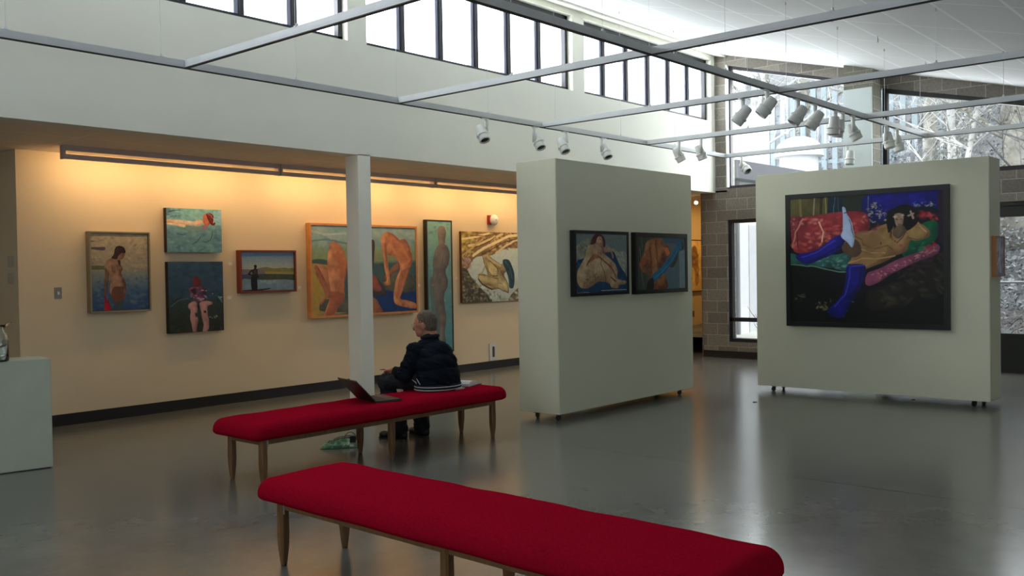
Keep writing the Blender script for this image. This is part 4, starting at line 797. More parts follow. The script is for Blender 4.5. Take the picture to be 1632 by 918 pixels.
  ('P',[(0.155,0.566),(0.249,0.656),(0.286,0.776),(0.273,0.88),(0.214,0.729),(0.129,0.675)],(90,58,38),(60,38,26),0.0045),
  ('P',[(0.847,0.081),(0.918,0.074),(0.928,0.194),(0.862,0.271),(0.768,0.416),(0.658,0.56),(0.576,0.642),(0.467,0.752),(0.32,0.867),(0.279,0.776),(0.3,0.717),(0.477,0.572),(0.567,0.468),(0.695,0.363),(0.769,0.21)],(20,78,104),(12,54,76),0.0045),
  ('L',[(0.352,0.778),(0.531,0.633),(0.694,0.469),(0.824,0.271)],0.018,(36,100,122)),
  ('P',[(0.204,0.847),(0.3,0.776),(0.32,0.882),(0.299,1.008),(0.174,1.001)],(14,14,14),None,0.0075),
 ]),
 'reclining_nude': ((1.55, 1.55, 1.6), [
  ('G',[(0,(12,22,28)),(0.4,(10,14,16)),(1,(7,9,8))]),
  ('P',[(0.0,-0.002),(0.27,0.002),(0.263,0.143),(-0.001,0.159)],(78,72,36),(60,56,30),0.0045),
  ('L',[(0.174,0.003),(0.166,0.142)],0.0119,(120,112,80)),
  ('L',[(0.071,0.0),(0.077,0.145)],0.0209,(98,90,52)),
  ('L',[(0.221,0.003),(0.217,0.137)],0.0209,(40,38,24)),
  ('L',[(0.25,0.004),(0.255,0.139)],0.009,(122,114,64)),
  ('P',[(0.27,0.002),(0.369,0.001),(0.368,0.138),(0.263,0.143)],(14,32,46),None,0.0045),
  ('L',[(0.314,0.005),(0.307,0.135)],0.0075,(60,84,92)),
  ('L',[(0.334,0.007),(0.34,0.121)],0.006,(70,70,60)),
  ('P',[(0.369,0.001),(0.533,0.001),(0.53,0.155),(0.368,0.134)],(30,36,28),None,0.0045),
  ('P',[(0.533,0.001),(1.0,-0.003),(0.999,0.147),(0.897,0.104),(0.779,0.155),(0.681,0.193),(0.532,0.218)],(12,14,100),(8,10,60),0.009),
  ('D',[(0.571,0.009),(0.933,0.006),(0.898,0.076),(0.583,0.099)],26,0.0657,[(20,20,130),(10,12,84)]),
  ('D',[(0.533,0.066),(0.608,0.056),(0.682,0.164),(0.681,0.208),(0.538,0.223)],60,0.0134,[(150,150,110),(90,100,96),(180,170,130)]),
  ('D',[(0.815,0.077),(0.956,0.08),(0.956,0.115),(0.827,0.114)],26,0.0119,[(150,160,160),(80,100,110)]),
  ('L',[(0.541,0.014),(0.535,0.126)],0.0075,(80,100,110)),
  ('P',[(0.006,0.148),(0.112,0.146),(0.207,0.136),(0.313,0.124),(0.431,0.122),(0.522,0.143),(0.547,0.246),(0.506,0.319),(0.378,0.359),(0.259,0.393),(0.138,0.437),(0.028,0.427),(0.0,0.266)],(142,46,50),(82,22,30),0.006),
  ('D',[(0.029,0.165),(0.52,0.155),(0.532,0.245),(0.138,0.427),(0.014,0.408)],110,0.0299,[(176,76,72),(108,26,34),(156,56,56),(190,110,96)]),
  ('L',[(0.206,0.198),(0.233,0.276),(0.222,0.353)],0.0119,(196,150,120)),
  ('L',[(0.07,0.16),(0.049,0.268),(0.055,0.394)],0.009,(60,16,24)),
  ('L',[(0.014,0.392),(0.042,0.268),(0.091,0.164)],0.0134,(160,100,84)),
  ('D',[(-0.001,0.164),(0.043,0.161),(0.028,0.252),(0.0,0.266)],16,0.0134,[(130,120,110),(40,36,34)]),
  ('P',[(-0.002,0.439),(0.11,0.489),(0.205,0.463),(0.312,0.46),(0.416,0.458),(0.403,0.594),(0.311,0.57),(0.191,0.556),(-0.002,0.53)],(40,88,80),(26,56,52),0.006),
  ('D',[(0.137,0.49),(0.403,0.466),(0.396,0.586),(0.178,0.537)],40,0.0239,[(90,140,130),(30,70,64),(60,110,100)]),
  ('L',[(-0.001,0.533),(0.178,0.555),(0.311,0.593),(0.39,0.601)],0.009,(84,120,100)),
  ('D',[(0.026,0.753),(0.109,0.769),(0.095,0.847),(0.033,0.847)],14,0.0179,[(80,84,70),(40,46,44)]),
  ('D',[(0.17,0.846),(0.31,0.814),(0.243,0.906),(0.19,0.907)],20,0.0164,[(130,124,90),(60,60,44)]),
  ('D',[(0.363,0.813),(0.453,0.798),(0.401,0.904),(0.362,0.965)],14,0.0164,[(70,80,80),(40,40,60)]),
  ('P',[(0.529,0.752),(0.679,0.693),(1.003,0.552),(1.001,0.751),(0.775,0.839),(0.554,0.901)],(26,26,20),(12,14,12),0.0299),
  ('D',[(0.58,0.752),(0.999,0.581),(0.998,0.766),(0.604,0.885)],70,0.0388,[(44,42,32),(24,26,20),(56,52,40),(30,22,20)]),
  ('D',[(0.679,0.576),(1.0,0.453),(0.999,0.552),(0.703,0.679)],40,0.0388,[(40,26,24),(54,40,34)]),
  ('P',[(0.717,0.298),(0.778,0.286),(0.861,0.247),(0.932,0.221),(0.969,0.252),(0.961,0.352),(0.896,0.438),(0.801,0.483),(0.753,0.478)],(10,84,52),(8,50,36),0.006),
  ('D',[(0.777,0.432),(0.919,0.364),(0.896,0.435),(0.801,0.476)],14,0.0269,[(20,120,76),(8,64,44)]),
  ('P',[(0.53,0.611),(0.605,0.575),(0.704,0.518),(0.801,0.476),(0.896,0.435),(0.954,0.397),(0.979,0.424),(0.954,0.48),(0.848,0.524),(0.704,0.605),(0.567,0.702),(0.515,0.693)],(122,62,84),(76,34,56),0.0045),
  ('D',[(0.555,0.618),(0.704,0.547),(0.801,0.491),(0.954,0.409),(0.954,0.452),(0.704,0.591),(0.567,0.693)],110,0.0134,[(176,120,130),(70,30,50),(150,120,70),(150,70,96)]),
  ('D',[(0.86,0.42),(0.954,0.387),(0.954,0.423),(0.872,0.464)],14,0.0179,[(150,24,50)]),
  ('P',[(0.365,0.376),(0.442,0.323),(0.506,0.311),(0.582,0.262),(0.657,0.236),(0.693,0.253),(0.729,0.328),(0.778,0.283),(0.85,0.239),(0.896,0.274),(0.922,0.329),(0.867,0.365),(0.801,0.369),(0.783,0.432),(0.765,0.455),(0.704,0.481),(0.655,0.516),(0.53,0.576),(0.492,0.603),(0.441,0.549),(0.4,0.529),(0.429,0.484),(0.371,0.434)],(132,102,60),(84,60,36),0.0045),
  ('P',[(0.443,0.316),(0.557,0.291),(0.656,0.399),(0.606,0.501),(0.492,0.573),(0.429,0.496)],(104,78,46),(126,96,58),0.0239),
  ('P',[(0.365,0.381),(0.455,0.347),(0.493,0.438),(0.442,0.485),(0.377,0.45)],(74,56,40),(60,44,32),0.009),
  ('L',[(0.494,0.318),(0.607,0.263),(0.669,0.24)],0.0239,(120,92,60)),
  ('P',[(0.693,0.378),(0.765,0.358),(0.777,0.417),(0.741,0.454),(0.698,0.437)],(142,106,70),(96,68,44),0.006),
  ('L',[(0.739,0.401),(0.744,0.407)],0.0179,(130,70,54)),
  ('L',[(0.861,0.261),(0.832,0.209),(0.797,0.159)],0.0209,(138,112,84)),
  ('P',[(0.778,0.286),(0.85,0.246),(0.897,0.27),(0.922,0.329),(0.867,0.365),(0.813,0.363)],(140,112,66),(92,70,40),0.006),
  ('P',[(0.657,0.155),(0.706,0.114),(0.767,0.093),(0.821,0.121),(0.852,0.188),(0.845,0.239),(0.784,0.294),(0.766,0.242),(0.759,0.168),(0.706,0.159),(0.696,0.253),(0.662,0.303)],(8,9,9),None,0.0045),
  ('P',[(0.704,0.165),(0.757,0.165),(0.759,0.234),(0.739,0.258),(0.715,0.251)],(140,118,96),(92,74,60),0.003),
  ('D',[(0.7,0.159),(0.767,0.163),(0.764,0.201),(0.706,0.198)],12,0.0134,[(190,160,160),(60,50,70),(200,180,150)]),
  ('P',[(0.72,0.251),(0.756,0.25),(0.773,0.295),(0.729,0.351),(0.693,0.312)],(98,80,58),(66,54,42),0.006),
  ('L',[(0.713,0.198),(0.725,0.202)],0.0075,(30,24,22)),
  ('L',[(0.74,0.2),(0.752,0.2)],0.0075,(30,24,22)),
  ('L',[(0.727,0.237),(0.742,0.238)],0.0075,(110,40,40)),
  ('L',[(0.506,0.386),(0.581,0.426),(0.656,0.399),(0.69,0.436)],0.0075,(84,62,38)),
  ('L',[(0.493,0.423),(0.556,0.455),(0.643,0.457)],0.006,(160,126,80)),
  ('L',[(0.403,0.529),(0.493,0.498),(0.606,0.501),(0.704,0.481)],0.0105,(150,116,70)),
  ('L',[(0.443,0.319),(0.493,0.351),(0.503,0.393)],0.0075,(80,58,38)),
  ('L',[(0.613,0.375),(0.616,0.39)],0.009,(60,42,28)),
  ('L',[(0.784,0.345),(0.849,0.365),(0.914,0.335)],0.0075,(90,68,40)),
  ('L',[(0.861,0.261),(0.896,0.306)],0.0075,(170,140,92)),
  ('L',[(0.683,0.296),(0.687,0.355),(0.717,0.38),(0.754,0.343),(0.778,0.293)],0.006,(30,8,10)),
  ('L',[(0.678,0.296),(0.678,0.34),(0.705,0.365)],0.006,(24,8,10)),
  ('L',[(0.79,0.178),(0.82,0.165)],0.0134,(140,118,100)),
  ('L',[(0.805,0.145),(0.82,0.201)],0.0134,(140,118,100)),
  ('P',[(0.041,0.459),(0.165,0.428),(0.246,0.377),(0.332,0.308),(0.375,0.328),(0.372,0.377),(0.312,0.448),(0.205,0.503),(0.137,0.533),(0.069,0.513)],(16,18,118),(9,10,70),0.0045),
  ('P',[(0.392,0.549),(0.441,0.539),(0.513,0.552),(0.515,0.633),(0.466,0.753),(0.417,0.843),(0.364,0.957),(0.296,0.959),(0.259,0.929),(0.27,0.891),(0.336,0.814),(0.365,0.753),(0.381,0.662)],(14,18,112),(8,9,58),0.0045),
  ('P',[(0.367,0.088),(0.387,0.094),(0.394,0.14),(0.417,0.179),(0.435,0.255),(0.445,0.339),(0.429,0.409),(0.398,0.367),(0.354,0.315),(0.368,0.267),(0.368,0.176)],(156,172,196),(118,132,156),0.003),
  ('L',[(0.411,0.186),(0.43,0.27),(0.44,0.331)],0.006,(30,40,70)),
  ('L',[(0.376,0.134),(0.405,0.125)],0.009,(40,40,40)),
  ('L',[(0.083,0.476),(0.178,0.444),(0.312,0.349)],0.0119,(40,46,150)),
  ('L',[(0.137,0.513),(0.245,0.461),(0.351,0.388)],0.0105,(8,8,60)),
  ('L',[(0.416,0.564),(0.402,0.692),(0.376,0.783),(0.31,0.875)],0.0134,(34,42,140)),
  ('L',[(0.492,0.573),(0.473,0.693),(0.427,0.783)],0.0119,(8,8,50)),
  ('L',[(0.396,0.549),(0.454,0.557),(0.513,0.552)],0.0075,(50,56,140)),
  ('D',[(0.862,0.148),(0.973,0.181),(0.969,0.221),(0.879,0.207)],22,0.0269,[(140,24,40),(90,12,28),(170,60,64)]),
  ('P',[(0.968,0.023),(1.0,-0.0),(1.0,0.41),(0.973,0.381)],(34,16,34),None,0.0179),
  ('D',[(0.532,0.245),(0.607,0.234),(0.607,0.278),(0.544,0.29)],10,0.0239,[(110,30,50)]),
 ]),
 'grey_study': ((2.2, 2.2, 2.2), [
  ('G',[(0,(104,106,120)),(1,(92,94,112))]),
  ('D',[(0.0,0.0),(1.0,-0.0),(1.0,1.0),(-0.0,1.0)],120,0.14,[(124,124,134),(84,86,106),(108,106,118),(140,138,146)]),
  ('L',[(0.5,0.2),(0.46,0.5),(0.56,0.9)],0.09,(150,148,152)),
  ('L',[(0.46,0.5),(0.2,0.7)],0.06,(150,148,152)),
 ]),
 'sepia_figures': ((1.3, 1.6, 2.4), [
  ('G',[(0,(214,170,96)),(1,(196,148,76))]),
  ('D',[(0.0,0.0),(1.0,-0.0),(1.0,1.0),(-0.0,1.0)],90,0.12,[(222,182,110),(200,156,86),(186,140,74)]),
  ('P',[(0.2,0.14),(0.34,0.1),(0.44,0.22),(0.48,0.5),(0.46,0.84),(0.34,0.88),(0.3,0.6),(0.16,0.5),(0.14,0.28)],(120,78,36),(160,110,56),0.03),
  ('P',[(0.62,0.24),(0.74,0.2),(0.8,0.4),(0.78,0.7),(0.68,0.92),(0.6,0.7),(0.58,0.44)],(104,66,32),(150,104,54),0.03),
  ('D',[(0.14,0.2),(0.46,0.2),(0.46,0.84),(0.16,0.84)],24,0.08,[(84,50,24),(176,126,70)]),
 ]),
}
def catmull(P, k=4):
    n = len(P); out = []
    if n < 5: return P
    for i in range(n):
        p0, p1, p2, p3 = P[i - 1], P[i], P[(i + 1) % n], P[(i + 2) % n]
        for s in range(k):
            t = s / k
            out.append(0.5 * ((2 * p1) + (-p0 + p2) * t + (2 * p0 - 5 * p1 + 4 * p2 - p3) * t * t + (-p0 + 3 * p1 - 3 * p2 + p3) * t ** 3))
    return np.array(out)
def vnoise(rng, X, Y, sc):
    nx, ny = int(X.max() * sc) + 3, int(Y.max() * sc) + 3
    g = rng.random((ny + 1, nx + 1)); x = X * sc; y = Y * sc
    xi = x.astype(int); yi = y.astype(int); fx = x - xi; fy = y - yi
    fx = fx * fx * (3 - 2 * fx); fy = fy * fy * (3 - 2 * fy)
    return (g[yi, xi] * (1 - fx) + g[yi, xi + 1] * fx) * (1 - fy) + (g[yi + 1, xi] * (1 - fx) + g[yi + 1, xi + 1] * fx) * fy
def sdist(P, X, Y):
    """distance to polygon edge and inside mask"""
    d = np.full(X.shape, 1e9); ins = np.zeros(X.shape, bool); n = len(P)
    for i in range(n):
        ax, ay = P[i - 1]; bx, by = P[i]
        ex, ey = bx - ax, by - ay; L = ex * ex + ey * ey + 1e-12
        t = np.clip(((X - ax) * ex + (Y - ay) * ey) / L, 0, 1)
        d = np.minimum(d, (X - ax - t * ex) ** 2 + (Y - ay - t * ey) ** 2)
        if ay != by:
            c = ((ay > Y) != (by > Y)) & (X < (bx - ax) * (Y - ay) / (by - ay) + ax)
            ins ^= c
    return np.sqrt(d), ins
def linv(c, gain):
    c = np.array(c, float) / 255; l = np.where(c <= 0.04045, c / 12.92, ((c + 0.055) / 1.055) ** 2.4)
    return l * np.array(gain)
def paint(name, asp, nv=150):
    """asp = width / height; returns colours of an (nv+1) x (nu+1) grid"""
    gain, ops = PAINTINGS[name]; rng = np.random.default_rng(sum(map(ord, name)))
    nu = max(24, int(nv * asp)); Y, X = np.mgrid[0:nv + 1, 0:nu + 1]; X = X / nu * asp; Y = Y / nv
    img = np.zeros(X.shape + (3,)); px = 1.2 / nv
    wob = (vnoise(rng, X, Y, 22) - 0.5) * 0.012; wob2 = (vnoise(rng, X, Y, 22) - 0.5) * 0.012
    for o in ops:
        if o[0] == 'G':
            vs = [s[0] for s in o[1]]; cs = np.array([linv(s[1], gain) for s in o[1]])
            yy = Y + wob * 2
            for c in range(3): img[..., c] = np.interp(yy, vs, cs[:, c])
        elif o[0] == 'P':
            P = catmull(np.array([(p[0] * asp, p[1]) for p in o[1]]))
            s = max(o[4], px); d, ins = sdist(P, X + wob * 0.4, Y + wob2 * 0.4)
            sd = np.where(ins, d, -d); a = np.clip(sd / s + 0.5, 0, 1)[..., None]
            col = linv(o[2], gain)
            if o[3] is not None:
                dm = max(0.02, d[ins].max() if ins.any() else 0.02); k = np.clip(d / (dm * 0.8), 0, 1)
                gy, gx = np.gradient(d, 1.0 / nv); rim = (1 - k) ** 1.2
                lit = 0.5 + 0.62 * rim * (gx * 0.75 + gy * 0.5) * (1 if ins.any() else 0)
                tex = 0.75 * (vnoise(rng, X, Y, 9) - 0.5) + 0.45 * (vnoise(rng, X, Y, 24) - 0.5)
                k = np.clip(0.45 * np.sqrt(k) + 0.62 * lit + tex - 0.08, 0, 1.15)[..., None]
                col = linv(o[3], gain) * (1 - k) + col * k
            img = img * (1 - a) + col * a
        elif o[0] == 'L':
            P = np.array([(p[0] * asp, p[1]) for p in o[1]]); d = np.full(X.shape, 1e9)
            for i in range(len(P) - 1):
                ax, ay = P[i]; ex, ey = P[i + 1] - P[i]; L = ex * ex + ey * ey + 1e-12
                t = np.clip(((X - ax) * ex + (Y - ay) * ey) / L, 0, 1); d = np.minimum(d, np.hypot(X + wob * .6 - ax - t * ex, Y + wob2 * .6 - ay - t * ey))
            a = np.clip((o[2] / 2 - d) / max(px, o[2] * 0.2) + 0.5, 0, 1)[..., None] * min(1.0, 0.45 + o[2] / px * 0.6)
            img = img * (1 - a) + linv(o[3], gain) * a
        elif o[0] == 'D':
            P = np.array([(p[0] * asp, p[1]) for p in o[1]]); x0, y0 = P.min(0); x1, y1 = P.max(0); cnt = 0; cols = [linv(c, gain) for c in o[4]]
            tries = 0
            while cnt < o[2] and tries < o[2] * 6:
                tries += 1; cx, cy = rng.uniform(x0, x1), rng.uniform(y0, y1)
                if not sdist(P, np.array([cx]), np.array([cy]))[1][0]: continue
                cnt += 1; r = o[3] * rng.uniform(0.35, 0.8); el = rng.uniform(1.2, 3.0); th = rng.normal(0.1, 0.5)
                R = r * el; i0, i1 = max(0, int((cy - R) * nv)), min(nv + 1, int((cy + R) * nv) + 2); j0, j1 = max(0, int((cx - R) / asp * nu)), min(nu + 1, int((cx + R) / asp * nu) + 2)
                if i0 >= i1 or j0 >= j1: continue
                dx, dy = X[i0:i1, j0:j1] - cx, Y[i0:i1, j0:j1] - cy
                u = (dx * math.cos(th) + dy * math.sin(th)) / (r * el * 0.6); v = (-dx * math.sin(th) + dy * math.cos(th)) / (r * 0.6)
                a = (np.clip(1.35 - np.hypot(u, v), 0, 1) * rng.uniform(0.3, 0.75))[..., None]
                img[i0:i1, j0:j1] = img[i0:i1, j0:j1] * (1 - a) + cols[rng.integers(len(cols))] * a
    st = 1 + 0.14 * (vnoise(rng, X, Y, 30) - 0.5) + 0.10 * (vnoise(rng, X, Y, 70) - 0.5)
    return np.clip(img * st[..., None], 0.002, 0.9)

M_CANVAS = bpy.data.materials.new('oil_on_canvas'); M_CANVAS.use_nodes = True
_nt = M_CANVAS.node_tree; _b = _nt.nodes['Principled BSDF']; _b.inputs['Roughness'].default_value = 0.55; _b.inputs['Specular IOR Level'].default_value = 0.3
_a = _nt.nodes.new('ShaderNodeVertexColor'); _a.layer_name = 'pigment'; _nt.links.new(_a.outputs[0], _b.inputs['Base Color'])
_n = _nt.nodes.new('ShaderNodeTexNoise'); _n.inputs['Scale'].default_value = 60; _bp = _nt.nodes.new('ShaderNodeBump'); _bp.inputs['Strength'].default_value = 0.25; _bp.inputs['Distance'].default_value = 0.004
_nt.links.new(_n.outputs[0], _bp.inputs['Height']); _nt.links.new(_bp.outputs[0], _b.inputs['Normal'])
def canvas(par, name, w, h, depth, nv, flip=False):
    """painted front at local y=-depth, facing -y, centred; a shallow box behind it"""
    img = paint(name, w / h, nv); ny, nx = img.shape[:2]
    xs = np.linspace(-w / 2, w / 2, nx); zs = np.linspace(h / 2, -h / 2, ny)
    co = np.zeros((ny, nx, 3)); co[..., 0] = xs[None, :]; co[..., 1] = -depth; co[..., 2] = zs[:, None]
    idx = np.arange(ny * nx).reshape(ny, nx)
    q = np.stack([idx[1:, :-1], idx[1:, 1:], idx[:-1, 1:], idx[:-1, :-1]], -1).reshape(-1, 4)
    me = bpy.data.meshes.new('canvas'); me.from_pydata(co.reshape(-1, 3).tolist(), [], q.tolist()); me.update()
    ca = me.color_attributes.new('pigment', 'FLOAT_COLOR', 'POINT'); rgba = np.ones((ny * nx, 4), np.float32); rgba[:, :3] = img.reshape(-1, 3)
    ca.data.foreach_set('color', rgba.ravel()); me.materials.append(M_CANVAS)
    o = bpy.data.objects.new('canvas', me); C.objects.link(o); o.parent = par
    return o
def picture(objname, pic, cx, cy, cz, w, h, rz, label, depth=0.05, frame=None, fw=0.03, edge=(30, 22, 20), lip=0.006, nv=150, float_gap=0.0):
    """w, h overall size; rz turns the -y facing picture; cy,cx on the wall surface"""
    o = empty(objname, (cx, cy, cz), rz); tag(o, label, 'painting')
    if frame:
        mb = MB(); W2, H2 = w / 2, h / 2
        mb.box((-W2, -depth, -H2), (-W2 + fw, 0, H2)).box((W2 - fw, -depth, -H2), (W2, 0, H2)).box((-W2 + fw, -depth, -H2), (W2 - fw, 0, -H2 + fw)).box((-W2 + fw, -depth, H2 - fw), (W2 - fw, 0, H2))
        mb.build('frame', frame, o)
        iw, ih = w - 2 * fw, h - 2 * fw
        g = float_gap
        MB().box((-iw / 2, -depth + 0.025, -ih / 2), (iw / 2, -0.002, ih / 2)).build('backing', M_BLACK, o)
        MB().box((-iw / 2 + g, -depth + lip + 0.0005, -ih / 2 + g), (iw / 2 - g, -depth + 0.025, ih / 2 - g)).build('stretcher', mat('canvas_edge', edge, rough=0.8), o)
        canvas(o, pic, iw - 2 * g, ih - 2 * g, depth - lip, nv)
    else:
        MB().box((-w / 2, -depth + 0.0005, -h / 2), (w / 2, 0, h / 2)).build('stretcher', mat('edge_' + pic, edge, rough=0.7), o)
        canvas(o, pic, w, h, depth, nv)
    return o
YP = YW - 0.002
picture('painting', 'wader', 5.01, YP, 1.655, 0.70, 0.90, 0, 'painting of a nude woman wading with a red cloth, in a pale metal frame', 0.09, mat('champagne_metal', (150, 138, 112), rough=0.35, metal=0.6), 0.018, lip=0.015, float_gap=0.006, nv=220)
picture('painting', 'swimmer', 5.94, YP, 2.14, 0.72, 0.52, 0, 'small unframed turquoise painting of a floating red-haired swimmer', 0.07, edge=(40, 18, 14), nv=190)
picture('painting', 'figure_in_water', 5.945, YP, 1.345, 0.72, 0.845, 0, 'unframed dark painting of a pink figure standing in water, below the swimmer', 0.07, edge=(16, 10, 10), nv=220)
picture('painting', 'bather_silhouette', 6.96, YP, 1.64, 0.84, 0.54, 0, 'small landscape painting with a standing dark silhouette, in a red-brown wooden frame', 0.09, mat('mahogany_frame', (112, 40, 22), rough=0.45, noise=(12, 0.15)), 0.022, lip=0.02, edge=(200, 190, 170), float_gap=0.004, nv=180)
picture('painting', 'two_nudes', 8.58, YP, 1.64, 1.95, 1.28, 0, 'wide painting of two crouching orange nudes behind the column, in a light oak frame', 0.09, mat('oak_frame', (196, 132, 72), rough=0.5, noise=(10, 0.12)), 0.028, lip=0.012, nv=250)
picture('painting', 'tall_nude', 10.04, YP, 1.375, 0.55, 2.03, 0, 'tall narrow painting of a standing grey nude on green, behind the seated man', 0.07, mat('dark_thin_frame', (34, 30, 24), rough=0.5), 0.022, lip=0.006, nv=330)
picture('painting', 'root_nest', 11.30, YP, 1.665, 1.52, 1.13, 0, 'unframed painting of a dark-haired nude curled among tree roots, beside the first panel', 0.05, edge=(88, 60, 34), nv=260)
MFK = mat('black_frame', (12, 13, 14), rough=0.35)
picture('painting', 'seated_nude', 8.425, 6.068, 1.665, 1.03, 0.71, 0, 'left black-framed painting on the first panel, a freckled nude seated on blue cloth', 0.06, MFK, 0.035, nv=210)
picture('painting', 'towel_back', 9.66, 6.068, 1.66, 1.17, 0.72, 0, 'right black-framed painting on the first panel, a nude back crossed by a blue towel', 0.06, MFK, 0.05, nv=210)
picture('painting', 'reclining_nude', 11.13, 4.13, 1.67, 1.93, 1.64, -PI / 2, 'large dark painting of a reclining nude in blue boots, black frame', 0.05, MFK, 0.06, nv=340)
picture('painting', 'grey_study', 11.38, 2.76, 1.67, 0.36, 0.45, 0, 'small wood-edged grey picture on the end of the right panel', 0.05, mat('pine_edge', (176, 116, 60), rough=0.5, noise=(10, 0.12)), 0.012, lip=0.008, nv=60)
picture('painting', 'sepia_figures', 17.95, YP, 1.64, 1.0, 1.12, 0, 'sepia painting of figures glimpsed in the orange passage', 0.04, mat('brown_frame', (70, 40, 22), rough=0.5), 0.02, nv=70)

# ---- small things on the wall
o = empty('light_switch', (4.35, YW, 1.435)); tag(o, 'grey metal light switch plate left of the wading woman painting', 'switch')
MB().box((-0.04, -0.006, -0.062), (0.04, 0, 0.062)).build('plate', mat('steel_plate', (150, 146, 136), rough=0.35, metal=0.5), o, bevel=0.002)
MB().box((-0.010, -0.016, -0.016), (0.010, -0.004, 0.016)).build('toggle', M_LAMP, o)
o = empty('fire_alarm', (11.27, YW, 2.43)); tag(o, 'round white fire alarm bell on a red box above the root painting', 'alarm')
MB().box((-0.075, -0.05, -0.075), (0.06, 0, 0.075)).build('back_box', mat('alarm_red', (150, 26, 20), rough=0.4), o, bevel=0.004)
n = 24; b = MB().loft([[(0.03 + r * math.cos(2 * PI * k / n), y, r * math.sin(2 * PI * k / n)) for k in range(n)] for r, y in ((0.085, -0.045), (0.09, -0.06), (0.085, -0.085), (0.06, -0.105), (0.02, -0.112), (0.004, -0.113))]).build('dome', M_LAMP, o); smooth_angle(b)
MB().tube([(0.03, -0.108, 0), (0.03, -0.122, 0)], 0.012, 10).build('screw', M_VAL, o)
o = empty('thermostat', (11.27, YW, 0.275)); tag(o, 'white wall plate with a dark slot low on the wall beside the first panel', 'wall plate')
MB().box((-0.075, -0.02, -0.14), (0.075, 0, 0.14)).build('cover', M_LAMP, o, bevel=0.004)
MB().box((-0.012, -0.026, -0.085), (0.035, -0.016, 0.085)).build('slot', mat('slot_brown', (70, 60, 50), rough=0.5), o)
o = empty('power_outlet', (17.72, YW, 0.60)); tag(o, 'dark power outlet low on the orange passage wall', 'outlet')
MB().box((-0.05, -0.008, -0.06), (0.05, 0, 0.06)).build('plate', M_BLACK, o); MB().box((-0.015, -0.012, 0.012), (0.015, -0.006, 0.04)).box((-0.015, -0.012, -0.04), (0.015, -0.006, -0.012)).build('socket', M_VAL, o)
for i, (yy, zz) in enumerate(((10.46, 1.78), (10.47, 1.60))):
    o = tag(MB().box((3.946, yy - 0.08, zz - 0.06), (3.95, yy + 0.08, zz + 0.06)).build('notice', mat('notice_paper', (190, 180, 160), rough=0.8)), ['upper paper notice on the wall end at the left edge', 'lower paper notice on the wall end at the left edge'][i], 'notice', 'paper notices')
for x, z, w_ in ((5.60 + .83, 1.74, .05), (6.40, 1.32, .06), (7.46, 1.42, .05), (9.63, 1.40, .05), (10.44, 1.50, .04)):
    tag(MB().box((x, YW - 0.003, z - 0.02), (x + w_, YW, z + 0.02)).build('caption_card', mat('card_cream', (236, 226, 204), rough=0.8)), {1.74: 'tiny caption card right of the swimmer painting', 1.32: 'tiny caption card right of the dark water painting', 1.42: 'tiny caption card right of the silhouette landscape', 1.40: 'tiny caption card right of the two nudes', 1.50: 'tiny caption card left of the root painting'}[z], 'card', 'caption cards')

# ================================================================== BENCHES
M_RED = mat('red_wool', (140, 12, 34), rough=1.0, noise=(90, 0.12), bump=0.2, bscale=300, spec=0.0)
M_WOOD = mat('oiled_oak', (112, 80, 48), rough=0.45, noise=(9, 0.20), aniso=(6, 6, 0.6))
def rounded(mb, hx, hy, z0, z1, r, rt, nx, ny, nz, crown=0.012):
    """upholstered block: box whose edges are rolled over, softly crowned top"""
    pts = {}; faces = []
    def P(i, j, k):
        key = (i, j, k)
        if key in pts: return pts[key]
        x, y, z = -hx + 2 * hx * i / nx, -hy + 2 * hy * j / ny, z0 + (z1 - z0) * k / nz
        cx, cy = max(-hx + r, min(hx - r, x)), max(-hy + r, min(hy - r, y)); cz = max(z0 + rt * 0.45, min(z1 - rt, z))
        d = Vector(((x - cx) / r, (y - cy) / r, (z - cz) / (rt if z > cz else rt * 0.45)))
        if d.length > 1e-6:
            m = max(abs(d.x), abs(d.y), abs(d.z)); d = d.normalized() * m
        q = Vector((cx + d.x * r, cy + d.y * r, cz + d.z * (rt if z > cz else rt * 0.45)))
        top = max(0, (q.z - z0) / (z1 - z0)); q.z += crown * top * (1 - (q.y / hy) ** 2) * (1 - (q.x / hx) ** 6)
        q.z += top * (0.0022 * math.sin(q.x * 7.3 + q.y * 5) * math.sin(q.x * 2.1 + 1) + 0.0015 * math.sin(q.x * 17 - q.y * 13))
        q.y += 0.004 * math.sin(q.x * 9) * (1 if abs(q.y) > hy * 0.8 else 0)
        pts[key] = len(mb.v); mb.v.append(tuple(q)); return pts[key]
    for i in range(nx):
        for j in range(ny):
            mb.f.append((P(i, j, nz), P(i + 1, j, nz), P(i + 1, j + 1, nz), P(i, j + 1, nz))); mb.f.append((P(i, j, 0), P(i, j + 1, 0), P(i + 1, j + 1, 0), P(i + 1, j, 0)))
    for i in range(nx):
        for k in range(nz):
            mb.f.append((P(i, 0, k), P(i + 1, 0, k), P(i + 1, 0, k + 1), P(i, 0, k + 1))); mb.f.append((P(i, ny, k), P(i, ny, k + 1), P(i + 1, ny, k + 1), P(i + 1, ny, k)))
    for j in range(ny):
        for k in range(nz):
            mb.f.append((P(0, j, k), P(0, j, k + 1), P(0, j + 1, k + 1), P(0, j + 1, k))); mb.f.append((P(nx, j, k), P(nx, j + 1, k), P(nx, j + 1, k + 1), P(nx, j, k + 1)))
    return mb
